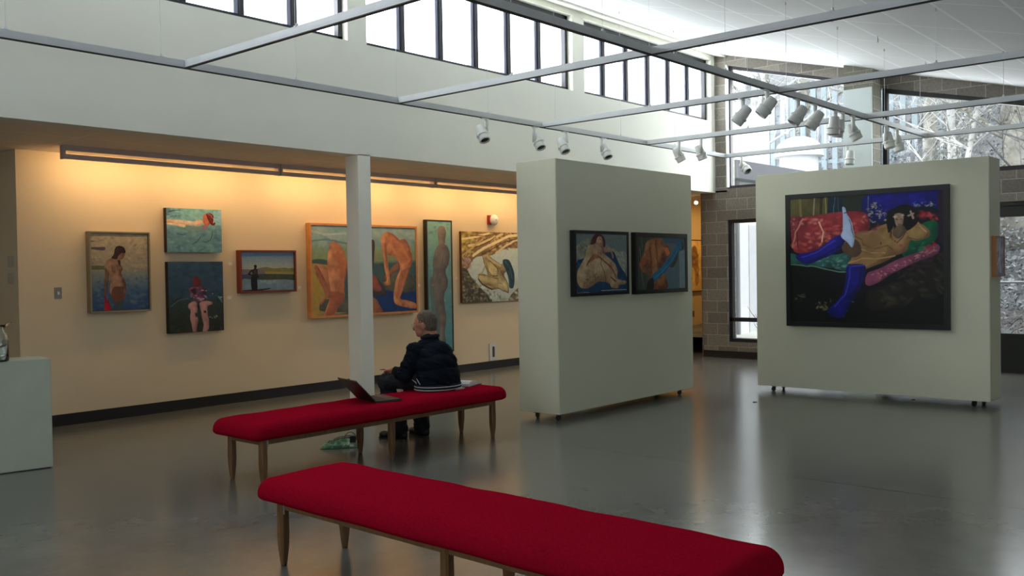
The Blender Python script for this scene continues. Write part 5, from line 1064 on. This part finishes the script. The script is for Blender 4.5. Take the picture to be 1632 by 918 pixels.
def bench(loc, rz, label):
    """origin on the floor at the middle; long side along local x"""
    o = empty('bench', loc, rz); tag(o, label, 'bench', 'red upholstered benches')
    s = rounded(MB(), 1.42, 0.32, 0.355, 0.487, 0.085, 0.085, 150, 34, 12).build('seat', M_RED, o, smooth=True)
    MB().box((-1.30, -0.225, 0.315), (1.30, -0.200, 0.375)).box((-1.30, 0.200, 0.315), (1.30, 0.225, 0.375)).box((-1.305, -0.2, 0.315), (-1.28, 0.2, 0.375)).box((1.28, -0.2, 0.315), (1.305, 0.2, 0.375)).box((-0.02, -0.2, 0.325), (0.02, 0.2, 0.375)).build('frame', M_WOOD, o)
    for x in (-1.285, 0, 1.285):
        for y in (-0.21, 0.21):
            rings = []
            for z, r, sh in ((0.0, 0.013, 0), (0.012, 0.0155, 0), (0.06, 0.021, 0), (0.12, 0.0265, 0), (0.18, 0.0285, 0), (0.26, 0.0275, 0), (0.37, 0.0265, 0)):
                c = r * 0.62
                rings.append([(x + a, y + b, z) for a, b in ((r, -c), (r, c), (c, r), (-c, r), (-r, c), (-r, -c), (-c, -r), (c, -r))])
            l = MB().loft(rings).build('leg', M_WOOD, o)
            MB().tube([(x, y, -0.0), (x, y, 0.008)], 0.0155, 10).build('foot_glide', M_BLACK, l)
    MB().box((-1.262, -0.2275, 0.290), (-1.246, -0.2245, 0.345)).build('bracket', mat('zinc', (170, 168, 160), rough=0.35, metal=0.7), o)
    return o
bench((5.315, 6.24, 0), 0.0, 'red upholstered bench farther from the camera, on which the man sits')
th = -0.01
A0 = Vector((3.0, 4.31)); d_ = Vector((math.sin(th), -math.cos(th))); n_ = Vector((math.cos(th), math.sin(th)))
cen = A0 + d_ * 1.285 + n_ * 0.21
bench((cen.x, cen.y, 0), math.atan2(d_.y, d_.x), 'red upholstered bench nearest the camera, empty')

# ================================================================== PEDESTAL AND JAR
pr = math.radians(-10)
o = empty('pedestal', (3.35, 8.09, 0), pr); tag(o, 'pale plinth at the left edge carrying a glass bottle', 'pedestal')
MB().box((-0.85, 0, 0.008), (0, 0.40, 0.92)).build('body', mat('plinth_grey', (176, 184, 168), rough=0.7), o, bevel=0.004)
MB().box((-0.835, 0.015, 0), (-0.015, 0.385, 0.01)).build('plinth_foot', M_BLACK, o)
gl = bpy.data.materials.new('clear_glass'); gl.use_nodes = True
gb = gl.node_tree.nodes['Principled BSDF']; gb.inputs['Transmission Weight'].default_value = 1.0; gb.inputs['Roughness'].default_value = 0.02; gb.inputs['Base Color'].default_value = (0.93, 0.96, 0.95, 1)
o = empty('glass_bottle', (2.985, 8.20, 0.92)); tag(o, 'clear glass water bottle on the plinth at the left edge', 'bottle')
n = 28
def ring(r, z): return [(r * math.cos(2 * PI * k / n), r * math.sin(2 * PI * k / n), z) for k in range(n)]
g = MB().loft([ring(r, z) for r, z in ((0.060, 0.0), (0.072, 0.006), (0.074, 0.02), (0.074, 0.20), (0.068, 0.222), (0.050, 0.245), (0.044, 0.262), (0.050, 0.285), (0.058, 0.300), (0.054, 0.300), (0.040, 0.262), (0.046, 0.243), (0.064, 0.220), (0.069, 0.20), (0.069, 0.02), (0.055, 0.014))]).build('body', gl, o, smooth=True)
wt_ = bpy.data.materials.new('water'); wt_.use_nodes = True; wb = wt_.node_tree.nodes['Principled BSDF']; wb.inputs['Transmission Weight'].default_value = 1.0; wb.inputs['Roughness'].default_value = 0.0; wb.inputs['IOR'].default_value = 1.33; wb.inputs['Base Color'].default_value = (0.85, 0.93, 0.95, 1)
MB().loft([ring(r, z) for r, z in ((0.054, 0.016), (0.068, 0.022), (0.068, 0.175))]).build('water', wt_, o, smooth=False)
MB().tube([(0.045, 0, 0.285), (0.085, -0.01, 0.315), (0.10, -0.012, 0.318)], [0.012, 0.008, 0.005], 8).build('spout', gl, o, smooth=True)

# ================================================================== LAPTOP, BOOK, BAG OF CABLES
o = empty('laptop', (5.21, 6.23, 0.492), -0.24); tag(o, 'open black laptop on the bench left of the seated man', 'laptop')
M_LAP = mat('laptop_shell', (22, 22, 24), rough=0.35)
MB().box((0.0, -0.18, 0.004), (0.25, 0.18, 0.020)).build('base', M_LAP, o, bevel=0.003)
MB().box((0.03, -0.15, 0.0195), (0.14, 0.15, 0.0215)).build('keyboard', mat('laptop_keys', (12, 12, 13), rough=0.6), o)
MB().box((0.165, -0.05, 0.0195), (0.235, 0.05, 0.021)).build('touchpad', mat('laptop_pad', (40, 40, 42), rough=0.3), o)
lid = empty('lid'); bpy.data.objects.remove(lid)
Lm = Matrix.Translation((0.004, 0, 0.016)) @ Matrix.Rotation(math.radians(-44), 4, 'Y')
ld = MB().box((-0.008, -0.18, 0.0), (0.002, 0.18, 0.265)).build('lid', M_LAP, o, bevel=0.002, M=Lm)
MB().box((0.0015, -0.165, 0.02), (0.0035, 0.165, 0.25)).build('screen', mat('laptop_screen_dark', (20, 22, 30), rough=0.1), ld)

# open book / papers right of the man
o = empty('open_book', (6.50, 6.29, 0.492), 0.35); tag(o, 'open book with white pages lying on the bench right of the man', 'book')
rings = []
MB().box((-0.15, -0.11, 0.001), (0.16, 0.11, 0.007)).build('cover', M_BLACK, o)
mb = MB(); prof = [(0.15, 0.008), (0.10, 0.020), (0.05, 0.040), (0.0, 0.050), (-0.05, 0.056), (-0.10, 0.050), (-0.14, 0.030)]
mb.loft([[(x, y, z) for x, z in prof] + [(x, y, 0.007) for x, z in reversed(prof)] for y in (-0.10, 0.10)]).build('pages', mat('white_paper', (226, 226, 222), rough=0.8), o)

# carrier bag with cables
rnd = random.Random(4)
o = empty('carrier_bag', (5.42, 6.84, 0), -0.72); tag(o, 'crumpled green and white plastic bag with cables under the bench', 'bag')
mb = MB(); NX, NY = 26, 16
for top in (1, 0):
    for j in range(NY + 1):
        for i in range(NX + 1):
            u, v = i / NX * 2 - 1, j / NY * 2 - 1
            e = max(0, 1 - (abs(u) ** 2.2)) * max(0, 1 - abs(v) ** 2.2)
            z = (0.055 * e ** 0.6 + 0.014 * math.sin(u * 9 + v * 7) * e + rnd.uniform(-.006, .006) * e + 0.004) if top else 0.001
            mb.v.append((u * 0.19, v * 0.11 * (1 - 0.3 * max(0, u)), max(z, 0.002 if top else 0.001)))
Nn = (NX + 1) * (NY + 1)
for b0 in (0, Nn):
    for j in range(NY):
        for i in range(NX):
            a = b0 + j * (NX + 1) + i; mb.f.append((a, a + 1, a + NX + 2, a + NX + 1) if b0 == 0 else (a + NX + 1, a + NX + 2, a + 1, a))
bag = bpy.data.materials.new('printed_plastic'); bag.use_nodes = True; nt = bag.node_tree; bb = nt.nodes['Principled BSDF']; bb.inputs['Roughness'].default_value = 0.35
tcn = nt.nodes.new('ShaderNodeTexCoord'); nn = nt.nodes.new('ShaderNodeTexNoise'); nn.inputs['Scale'].default_value = 14; cr_ = nt.nodes.new('ShaderNodeValToRGB'); cr_.color_ramp.interpolation = 'CONSTANT'
cr_.color_ramp.elements[0].color = lin((30, 90, 52)); cr_.color_ramp.elements[1].position = 0.52; cr_.color_ramp.elements[1].color = lin((90, 140, 100)); e_ = cr_.color_ramp.elements.new(0.63); e_.color = lin((180, 180, 170))
nt.links.new(tcn.outputs['Object'], nn.inputs['Vector']); nt.links.new(nn.outputs['Fac'], cr_.inputs[0]); nt.links.new(cr_.outputs[0], bb.inputs['Base Color'])
mb.build('plastic_sheet', bag, o, smooth=False)
def arcpts(c, rx, rz_, a0, a1, yy=0.0, n=16): return [(c[0] + rx * math.cos(a0 + (a1 - a0) * k / n), c[1] + yy * k / n, c[2] + rz_ * math.sin(a0 + (a1 - a0) * k / n)) for k in range(n + 1)]
o = empty('charging_cables', (5.46, 6.80, 0.0), -0.72); tag(o, 'tangle of black charging cables with an adapter lying on the plastic bag', 'cable')
mbc = MB()
mbc.tube(arcpts((0.02, 0.0, 0.055), 0.055, 0.075, PI, 0, 0.03), 0.0035, 6)
for s, dz in ((0.0, 0), (0.03, 0.008), (-0.03, 0.004)):
    mbc.tube(arcpts((0.0, s, 0.05 + dz), 0.13, 0.03, PI, 0, 0.05), 0.0035, 6)
mbc.tube(arcpts((-0.02, 0.06, 0.052), 0.08, 0.025, PI * 1.1, -0.1, -0.06), 0.003, 6)
mbc.build('cable', M_BLACK, o, smooth=True)
MB().box((0.02, -0.07, 0.045), (0.075, -0.03, 0.105)).build('adapter', mat('adapter_black', (18, 20, 20), rough=0.5), o, bevel=0.004)
# small marks on the floor
for px_, py_, lb in ((11.36, 3.66, 'small dark scrap on the floor under the right panel'), (10.14, 5.07, 'tiny dark scrap on the floor between the two panels')):
    tag(MB().prism([(px_ - .03, py_ - .01), (px_ + .02, py_ - .02), (px_ + .035, py_ + .008), (px_ - .01, py_ + .018)], 2, 0.0005, 0.006).build('paper_scrap', M_BLACK), lb, 'scrap')
# ================================================================== THE SEATED MAN
PR = Vector((6.13, 6.40, 0))
man = empty('person', PR); tag(man, 'seated man in a dark navy jacket and glasses, seen from behind, writing', 'person')
def org(mb, name, m, parent, voxel=0.006, sm=6, disp=None):
    """fuses overlapping shapes into one continuous skin"""
    vs = [tuple(Vector(v) - PR) for v in mb.v]
    me = bpy.data.meshes.new('tmp'); me.from_pydata(vs, [], mb.f); me.update()
    bm = bmesh.new(); bm.from_mesh(me); bmesh.ops.recalc_face_normals(bm, faces=bm.faces); bm.to_mesh(me); bm.free()
    o = bpy.data.objects.new('tmp', me); C.objects.link(o)
    r = o.modifiers.new('r', 'REMESH'); r.mode = 'VOXEL'; r.voxel_size = voxel
    if sm:
        s_ = o.modifiers.new('s', 'SMOOTH'); s_.iterations = sm; s_.factor = 0.5
    dg = bpy.context.evaluated_depsgraph_get(); dg.update(); e = o.evaluated_get(dg)
    nm = bpy.data.meshes.new_from_object(e, depsgraph=dg); nm.name = name
    bpy.data.objects.remove(o)
    if disp:
        from mathutils import noise
        nv = len(nm.vertices); co = np.empty(nv * 3, np.float32); no = np.empty(nv * 3, np.float32)
        nm.vertices.foreach_get('co', co); nm.vertex_normals.foreach_get('vector', no); co = co.reshape(-1, 3); no = no.reshape(-1, 3)
        f_ = np.array([noise.fractal(Vector((a * disp[0], b_ * disp[0], c_ * disp[0] * 2.2 + a * disp[0])), 0.8, 2.0, 3) for a, b_, c_ in co.tolist()], np.float32)
        nm.vertices.foreach_set('co', (co + no * disp[1] * f_[:, None]).ravel()); nm.update()
    nm.materials.clear(); nm.materials.append(m); nm.polygons.foreach_set('use_smooth', [True] * len(nm.polygons))
    o2 = bpy.data.objects.new(name, nm); C.objects.link(o2); o2.parent = parent
    return o2
def seg(mb, pts, rs, n=14):
    """limb of balls and tapered tubes along a polyline, subdivided for a round skin"""
    P = [Vector(p) for p in pts]
    mb.tube(P, list(rs), n)
    for p, r in zip(P, rs): mb.ball(p, r * 1.0, n, 8)
def axes(az):
    f = Vector((math.cos(az), math.sin(az), 0)); s_ = Vector((-math.sin(az), math.cos(az), 0))   # forward, left
    return f, s_
def frame(az, pitch=0.0):
    return Matrix.Rotation(az, 3, 'Z') @ Matrix.Rotation(pitch, 3, 'Y')      # local x = forward, y = left
SKIN = mat('skin', (178, 120, 96), rough=0.5, noise=(18, 0.05))
NAVY = mat('navy_jacket_cloth', (9, 18, 28), rough=0.85, noise=(25, 0.12), bump=0.2, bscale=60, spec=0.15)
JEAN = mat('dark_jeans', (14, 19, 28), rough=0.85, noise=(60, 0.15), bump=0.2, bscale=200)
HAIR = mat('grey_brown_hair', (92, 78, 66), rough=0.7, noise=(50, 0.35), bump=0.6, bscale=160, aniso=(1, 1, 0.4))
SHOE = mat('black_leather', (14, 13, 12), rough=0.5)
TZ = frame(math.radians(94))
HAZ = math.radians(119); HM = frame(HAZ, math.radians(8)); HC = Vector((6.122, 6.452, 1.098))
def hp(x, y, z): return HC + HM @ Vector((x, y, z))
def hand(mb, wrist, fwd, up, thumb_side, curl=0.9, k=1.0):
    f = Vector(fwd).normalized(); u = Vector(up); u = (u - f * u.dot(f)).normalized(); s_ = f.cross(u) * thumb_side
    w = Vector(wrist); seg(mb, [w - f * 0.03, w, w + f * 0.03], [0.026 * k, 0.025 * k, 0.028 * k], 10)
    pc = w + f * 0.055
    for a in (-0.026, -0.009, 0.009, 0.026): seg(mb, [w + f * 0.02 + s_ * a * 0.6, w + f * 0.092 + s_ * a], [0.014 * k, 0.0115 * k], 8)
    for a, L in ((0.029, 0.066), (0.010, 0.074), (-0.010, 0.070), (-0.029, 0.054)):
        p = w + f * 0.092 + s_ * a; pts = [p]; ang = 0.25
        for q, c in ((0.42, 0.45), (0.32, 0.9), (0.26, 0.6)):
            ang += c * curl; d = f * math.cos(ang) - u * math.sin(ang); pts.append(pts[-1] + d * L * q)
        seg(mb, pts, [0.0098 * k, 0.0092 * k, 0.0084 * k, 0.0070 * k], 8)
    p = w + f * 0.028 + s_ * 0.024
    seg(mb, [p, p + f * 0.028 + s_ * 0.022 - u * 0.010, p + f * 0.056 + s_ * 0.018 - u * 0.026, p + f * 0.076 + s_ * 0.006 - u * 0.036], [0.014 * k, 0.0115 * k, 0.0098 * k, 0.008 * k], 8)
LW, RW = Vector((5.928, 6.665, 0.672)), Vector((6.115, 6.735, 0.655))
b = MB()
# head
b.ball(hp(-0.012, 0, 0.018), (0.108, 0.083, 0.106), 24, 16, HM)
b.ball(hp(0.028, 0, -0.035), (0.070, 0.064, 0.082), 20, 12, HM)
b.ball(hp(0.052, 0, -0.082), (0.040, 0.045, 0.030), 16, 10, HM)
b.ball(hp(0.040, 0.030, -0.058), (0.045, 0.030, 0.040), 12, 8, HM); b.ball(hp(0.040, -0.030, -0.058), (0.045, 0.030, 0.040), 12, 8, HM)
b.ball(hp(0.078, 0, 0.030), (0.022, 0.052, 0.014), 14, 8, HM)
b.tube([hp(0.086, 0, 0.018), hp(0.100, 0, -0.006), hp(0.112, 0, -0.024)], [0.009, 0.012, 0.015], 10); b.ball(hp(0.106, 0, -0.028), 0.015, 10, 8)
b.ball(hp(0.096, 0.012, -0.032), 0.010, 8, 6); b.ball(hp(0.096, -0.012, -0.032), 0.010, 8, 6)
b.ball(hp(0.084, 0, -0.053), (0.014, 0.026, 0.007), 12, 6, HM); b.ball(hp(0.082, 0, -0.066), (0.014, 0.024, 0.008), 12, 6, HM)
for s_ in (1, -1):
    b.ball(hp(-0.012, s_ * 0.086, -0.008), (0.022, 0.009, 0.034), 14, 10, HM @ Matrix.Rotation(0.25 * s_, 3, 'Z')); b.ball(hp(-0.006, s_ * 0.084, -0.034), (0.012, 0.008, 0.014), 10, 6, HM)
# neck, trunk, arms, legs
seg(b, [hp(-0.03, 0, -0.04), Vector((6.155, 6.405, 0.99)), Vector((6.145, 6.395, 0.90))], [0.070, 0.072, 0.085], 18)
b.ball((6.14, 6.37, 0.80), (0.17, 0.12, 0.15), 20, 12); b.ball((6.13, 6.32, 0.66), (0.19, 0.14, 0.15), 20, 12)
seg(b, [(6.0, 6.395, 0.85), (5.895, 6.47, 0.645), LW], [0.055, 0.042, 0.028]); seg(b, [(6.31, 6.36, 0.85), (6.40, 6.57, 0.66), RW], [0.055, 0.042, 0.028])
b.tube([(6.0, 6.395, 0.85), (6.31, 6.36, 0.85)], 0.05, 12)
for hx, kx, ax, hy, ay in ((6.04, 5.905, 5.957, 6.33, 6.635), (6.23, 6.225, 6.20, 6.32, 6.585)):
    seg(b, [(hx, hy, 0.585), (kx, 6.775, 0.545), (ax, ay, 0.11)], [0.075, 0.052, 0.030])
    seg(b, [(ax, ay, 0.08), (ax + (0.02 if ax > 6.1 else -0.012), ay + 0.09, 0.050)], [0.028, 0.020])
hand(b, LW, (-0.08, 1.0, -0.12), (0.25, 0, 1), 1, 1.05); hand(b, RW, (-0.75, 0.62, -0.10), (0, 0, 1), 1, 0.85)
org(b, 'body', SKIN, man, 0.0048, 3)
# eyes, glasses
for s_ in (1, -1): MB().ball(hp(0.078, s_ * 0.030, 0.008) - PR, 0.0115, 12, 8).build('eye', mat('eye_white', (220, 214, 206), rough=0.2), man, smooth=True)
g = MB()
for s_ in (1, -1):
    pts = [hp(0.103, s_ * 0.033 + 0.024 * math.cos(t), 0.004 + 0.019 * math.sin(t)) - PR for t in [2 * PI * k / 20 for k in range(21)]]
    g.tube(pts, 0.0016, 6, cap=False); g.tube([hp(0.103, s_ * 0.057, 0.010) - PR, hp(0.06, s_ * 0.078, 0.012) - PR, hp(-0.02, s_ * 0.090, 0.012) - PR, hp(-0.035, s_ * 0.088, -0.006) - PR], 0.0015, 6)
g.tube([hp(0.103, 0.010, 0.008) - PR, hp(0.106, 0, 0.011) - PR, hp(0.103, -0.010, 0.008) - PR], 0.0016, 6)
g.build('glasses', mat('gold_wire', (170, 150, 110), rough=0.3, metal=0.8), man, smooth=True)
# hair: short, thin on top
h = MB(); h.ball(hp(-0.026, 0, 0.032), (0.106, 0.086, 0.106), 28, 18, HM); h.ball(hp(-0.050, 0, -0.025), (0.072, 0.078, 0.075), 24, 14, HM)
org(h, 'hair', HAIR, man, 0.005, 3, (60, 0.0035))
# jacket
j = MB()
j.ball((6.13, 6.285, 0.615), (0.232, 0.185, 0.150), 28, 18, frame(math.radians(-2))); j.ball((6.132, 6.31, 0.72), (0.228, 0.172, 0.150), 28, 18); j.ball((6.14, 6.345, 0.815), (0.212, 0.148, 0.125), 28, 18)
j.ball((6.15, 6.32, 0.86), (0.150, 0.115, 0.090), 24, 14)
seg(j, [(6.15, 6.385, 0.84), (6.15, 6.395, 0.93), (6.147, 6.402, 0.965)], [0.140, 0.090, 0.078], 20)
seg(j, [(6.04, 6.39, 0.885), (5.968, 6.415, 0.862), (5.885, 6.465, 0.64), (5.905, 6.56, 0.648), (5.922, 6.635, 0.662)], [0.080, 0.090, 0.078, 0.064, 0.045], 16)
seg(j, [(6.24, 6.36, 0.850), (6.285, 6.37, 0.800), (6.40, 6.57, 0.66), (6.26, 6.66, 0.655), (6.165, 6.705, 0.655)], [0.075, 0.082, 0.072, 0.060, 0.042], 16)
j.loft([[Vector((6.13 + 0.236 * s2 * math.cos(t), 6.285 + 0.188 * s2 * math.sin(t), z)) for t in [2 * PI * k / 40 for k in range(40)]] for z, s2 in ((0.492, 0.94), (0.50, 0.97), (0.545, 0.985), (0.58, 0.99))])
jk = org(j, 'jacket', NAVY, man, 0.0065, 5, (7, 0.012))
# ribbed collar, hem band with two pale stripes, cuffs
KN = mat('navy_rib_knit', (10, 14, 24), rough=0.85, noise=(120, 0.2))
STR = mat('pale_stripe', (190, 194, 196), rough=0.8)
def ell(cx, cy, rx, ry, z, n=48): return [Vector((cx + rx * math.cos(2 * PI * k / n), cy + ry * math.sin(2 * PI * k / n), z)) - PR for k in range(n)]
MB().loft([ell(6.13, 6.285, rx, ry, z) for rx, ry, z in ((0.226, 0.178, 0.488), (0.240, 0.192, 0.492), (0.244, 0.196, 0.52), (0.240, 0.192, 0.552), (0.228, 0.180, 0.556))]).build('hem_band', KN, man, smooth=True)
for z in (0.509, 0.536):
    c = ell(6.13, 6.285, 0.2445, 0.1965, z); MB().tube(c + [c[0]], 0.0042, 6, cap=False).build('hem_stripe', STR, man, smooth=True)
c = [Vector((6.148 + 0.077 * math.cos(t), 6.402 + 0.080 * math.sin(t), 0.985 - 0.014 * math.sin(t))) - PR for t in [2 * PI * k / 30 for k in range(31)]]
MB().tube(c, 0.015, 10, cap=False).build('collar', KN, man, smooth=True)
for w_, f_ in ((Vector((5.924, 6.645, 0.664)), Vector((0.05, 1, 0.2))), (Vector((6.145, 6.717, 0.655)), Vector((-0.85, 0.55, 0)))):
    MB().tube([w_ - f_.normalized() * 0.03 - PR, w_ - PR, w_ + f_.normalized() * 0.018 - PR], [0.044, 0.041, 0.036], 16).build('cuff', KN, man, smooth=True)
# pale trim lines and lettering on the jacket flank
def snap(p):
    """point on the left flank, seen square from outside"""
    d = Vector((0.75, 0.66, 0.0)); hit, loc, nor, _ = jk.ray_cast(Vector(p) - PR - d * 0.8, d)
    if not hit: hit, loc, nor, _ = jk.closest_point_on_mesh(Vector(p) - PR)
    return loc + nor * 0.003, nor
for P in (((5.872, 6.375, 0.600), (5.878, 6.366, 0.575), (5.888, 6.358, 0.560)), ((5.910, 6.343, 0.612), (5.922, 6.328, 0.585), (5.932, 6.312, 0.563))):
    MB().tube([snap(q)[0] for q in P], [0.003, 0.0045, 0.0045], 6).build('pocket_trim', STR, man, smooth=True)
for ch, q in (('S', (5.893, 6.355, 0.600)), ('O', (5.903, 6.345, 0.572))):
    cu = bpy.data.curves.new('tmp', 'FONT'); cu.body = ch; cu.size = 0.034; cu.extrude = 0.001; cu.align_x = 'CENTER'; cu.align_y = 'CENTER'
    tt = bpy.data.objects.new('tmp', cu); C.objects.link(tt); dg = bpy.context.evaluated_depsgraph_get(); dg.update()
    lm = bpy.data.meshes.new_from_object(tt.evaluated_get(dg)); lm.name = 'letter'; bpy.data.objects.remove(tt); lm.materials.clear(); lm.materials.append(STR)
    t = bpy.data.objects.new('letter', lm); C.objects.link(t); t.parent = man
    loc, nor = snap(q); t.location = loc; x = Vector((0, 0, 1)).cross(nor).normalized(); y = nor.cross(x)
    t.rotation_euler = Matrix((x, y, nor)).transposed().to_euler()
# grey shirt tail showing below the hem
s = MB(); s.ball((6.205, 6.135, 0.500), (0.105, 0.055, 0.016), 20, 8, frame(math.radians(-18))); s.ball((6.13, 6.27, 0.56), (0.20, 0.15, 0.075), 20, 10)
org(s, 'shirt', mat('grey_shirt', (150, 142, 134), rough=0.85, bump=0.2, bscale=40), man, 0.006, 3, (25, 0.004))
# trousers, shoes
t = MB(); t.ball((6.13, 6.28, 0.578), (0.195, 0.165, 0.094), 24, 14)
for hx, kx, ax, hy, ay in ((6.04, 5.905, 5.957, 6.33, 6.635), (6.23, 6.225, 6.20, 6.32, 6.585)):
    seg(t, [(hx, hy, 0.588), ((hx + kx) / 2, 6.55, 0.585), (kx, 6.765, 0.55), (kx * .6 + ax * .4, 6.745, 0.42), (ax, ay + 0.02, 0.20), (ax, ay + 0.005, 0.105)], [0.108, 0.096, 0.088, 0.084, 0.078, 0.080], 18)
org(t, 'trousers', JEAN, man, 0.0065, 4, (12, 0.008))
for hx, hy, tx, ty in ((5.972, 6.605, 5.945, 6.845), (6.212, 6.555, 6.262, 6.775)):
    m = MB(); d = Vector((tx - hx, ty - hy, 0)); H_, T_ = Vector((hx, hy, 0)), Vector((tx, ty, 0))
    m.ball(H_ + Vector((0, 0, 0.052)), (0.042, 0.045, 0.050), 16, 10); m.ball(H_ + d * 0.5 + Vector((0, 0, 0.048)), (0.044, 0.085, 0.044), 16, 10); m.ball(T_ + Vector((0, 0, 0.038)), (0.050, 0.060, 0.036), 16, 10); m.ball(H_ + d * 0.12 + Vector((0, 0, 0.09)), (0.044, 0.05, 0.045), 14, 8)
    sh = org(m, 'shoe', SHOE, man, 0.006, 3)
    sl = MB(); nrm = Vector((-d.y, d.x, 0)).normalized(); poly = []
    for u, wv in ((-0.14, 0.02), (-0.08, 0.036), (0.2, 0.036), (0.7, 0.044), (1.0, 0.049), (1.18, 0.036), (1.26, 0.012)): poly.append(H_ + d * u + nrm * wv)
    for u, wv in ((1.26, 0.012), (1.18, 0.036), (1.0, 0.049), (0.7, 0.044), (0.2, 0.036), (-0.08, 0.036), (-0.14, 0.02)): poly.append(H_ + d * u - nrm * wv)
    sl.prism([(p.x - PR.x, p.y - PR.y) for p in poly], 2, 0.0, 0.018).build('sole', M_BLACK, sh)
# pen in the hand, and notepad on the knee
pen = MB().tube([Vector((5.985, 6.715, 0.668)), Vector((5.885, 6.800, 0.672)), Vector((5.868, 6.815, 0.6715))], [0.0045, 0.0045, 0.0015], 8).build('pen', M_BLACK); tag(pen, 'dark pen in the hand of the seated man', 'pen')
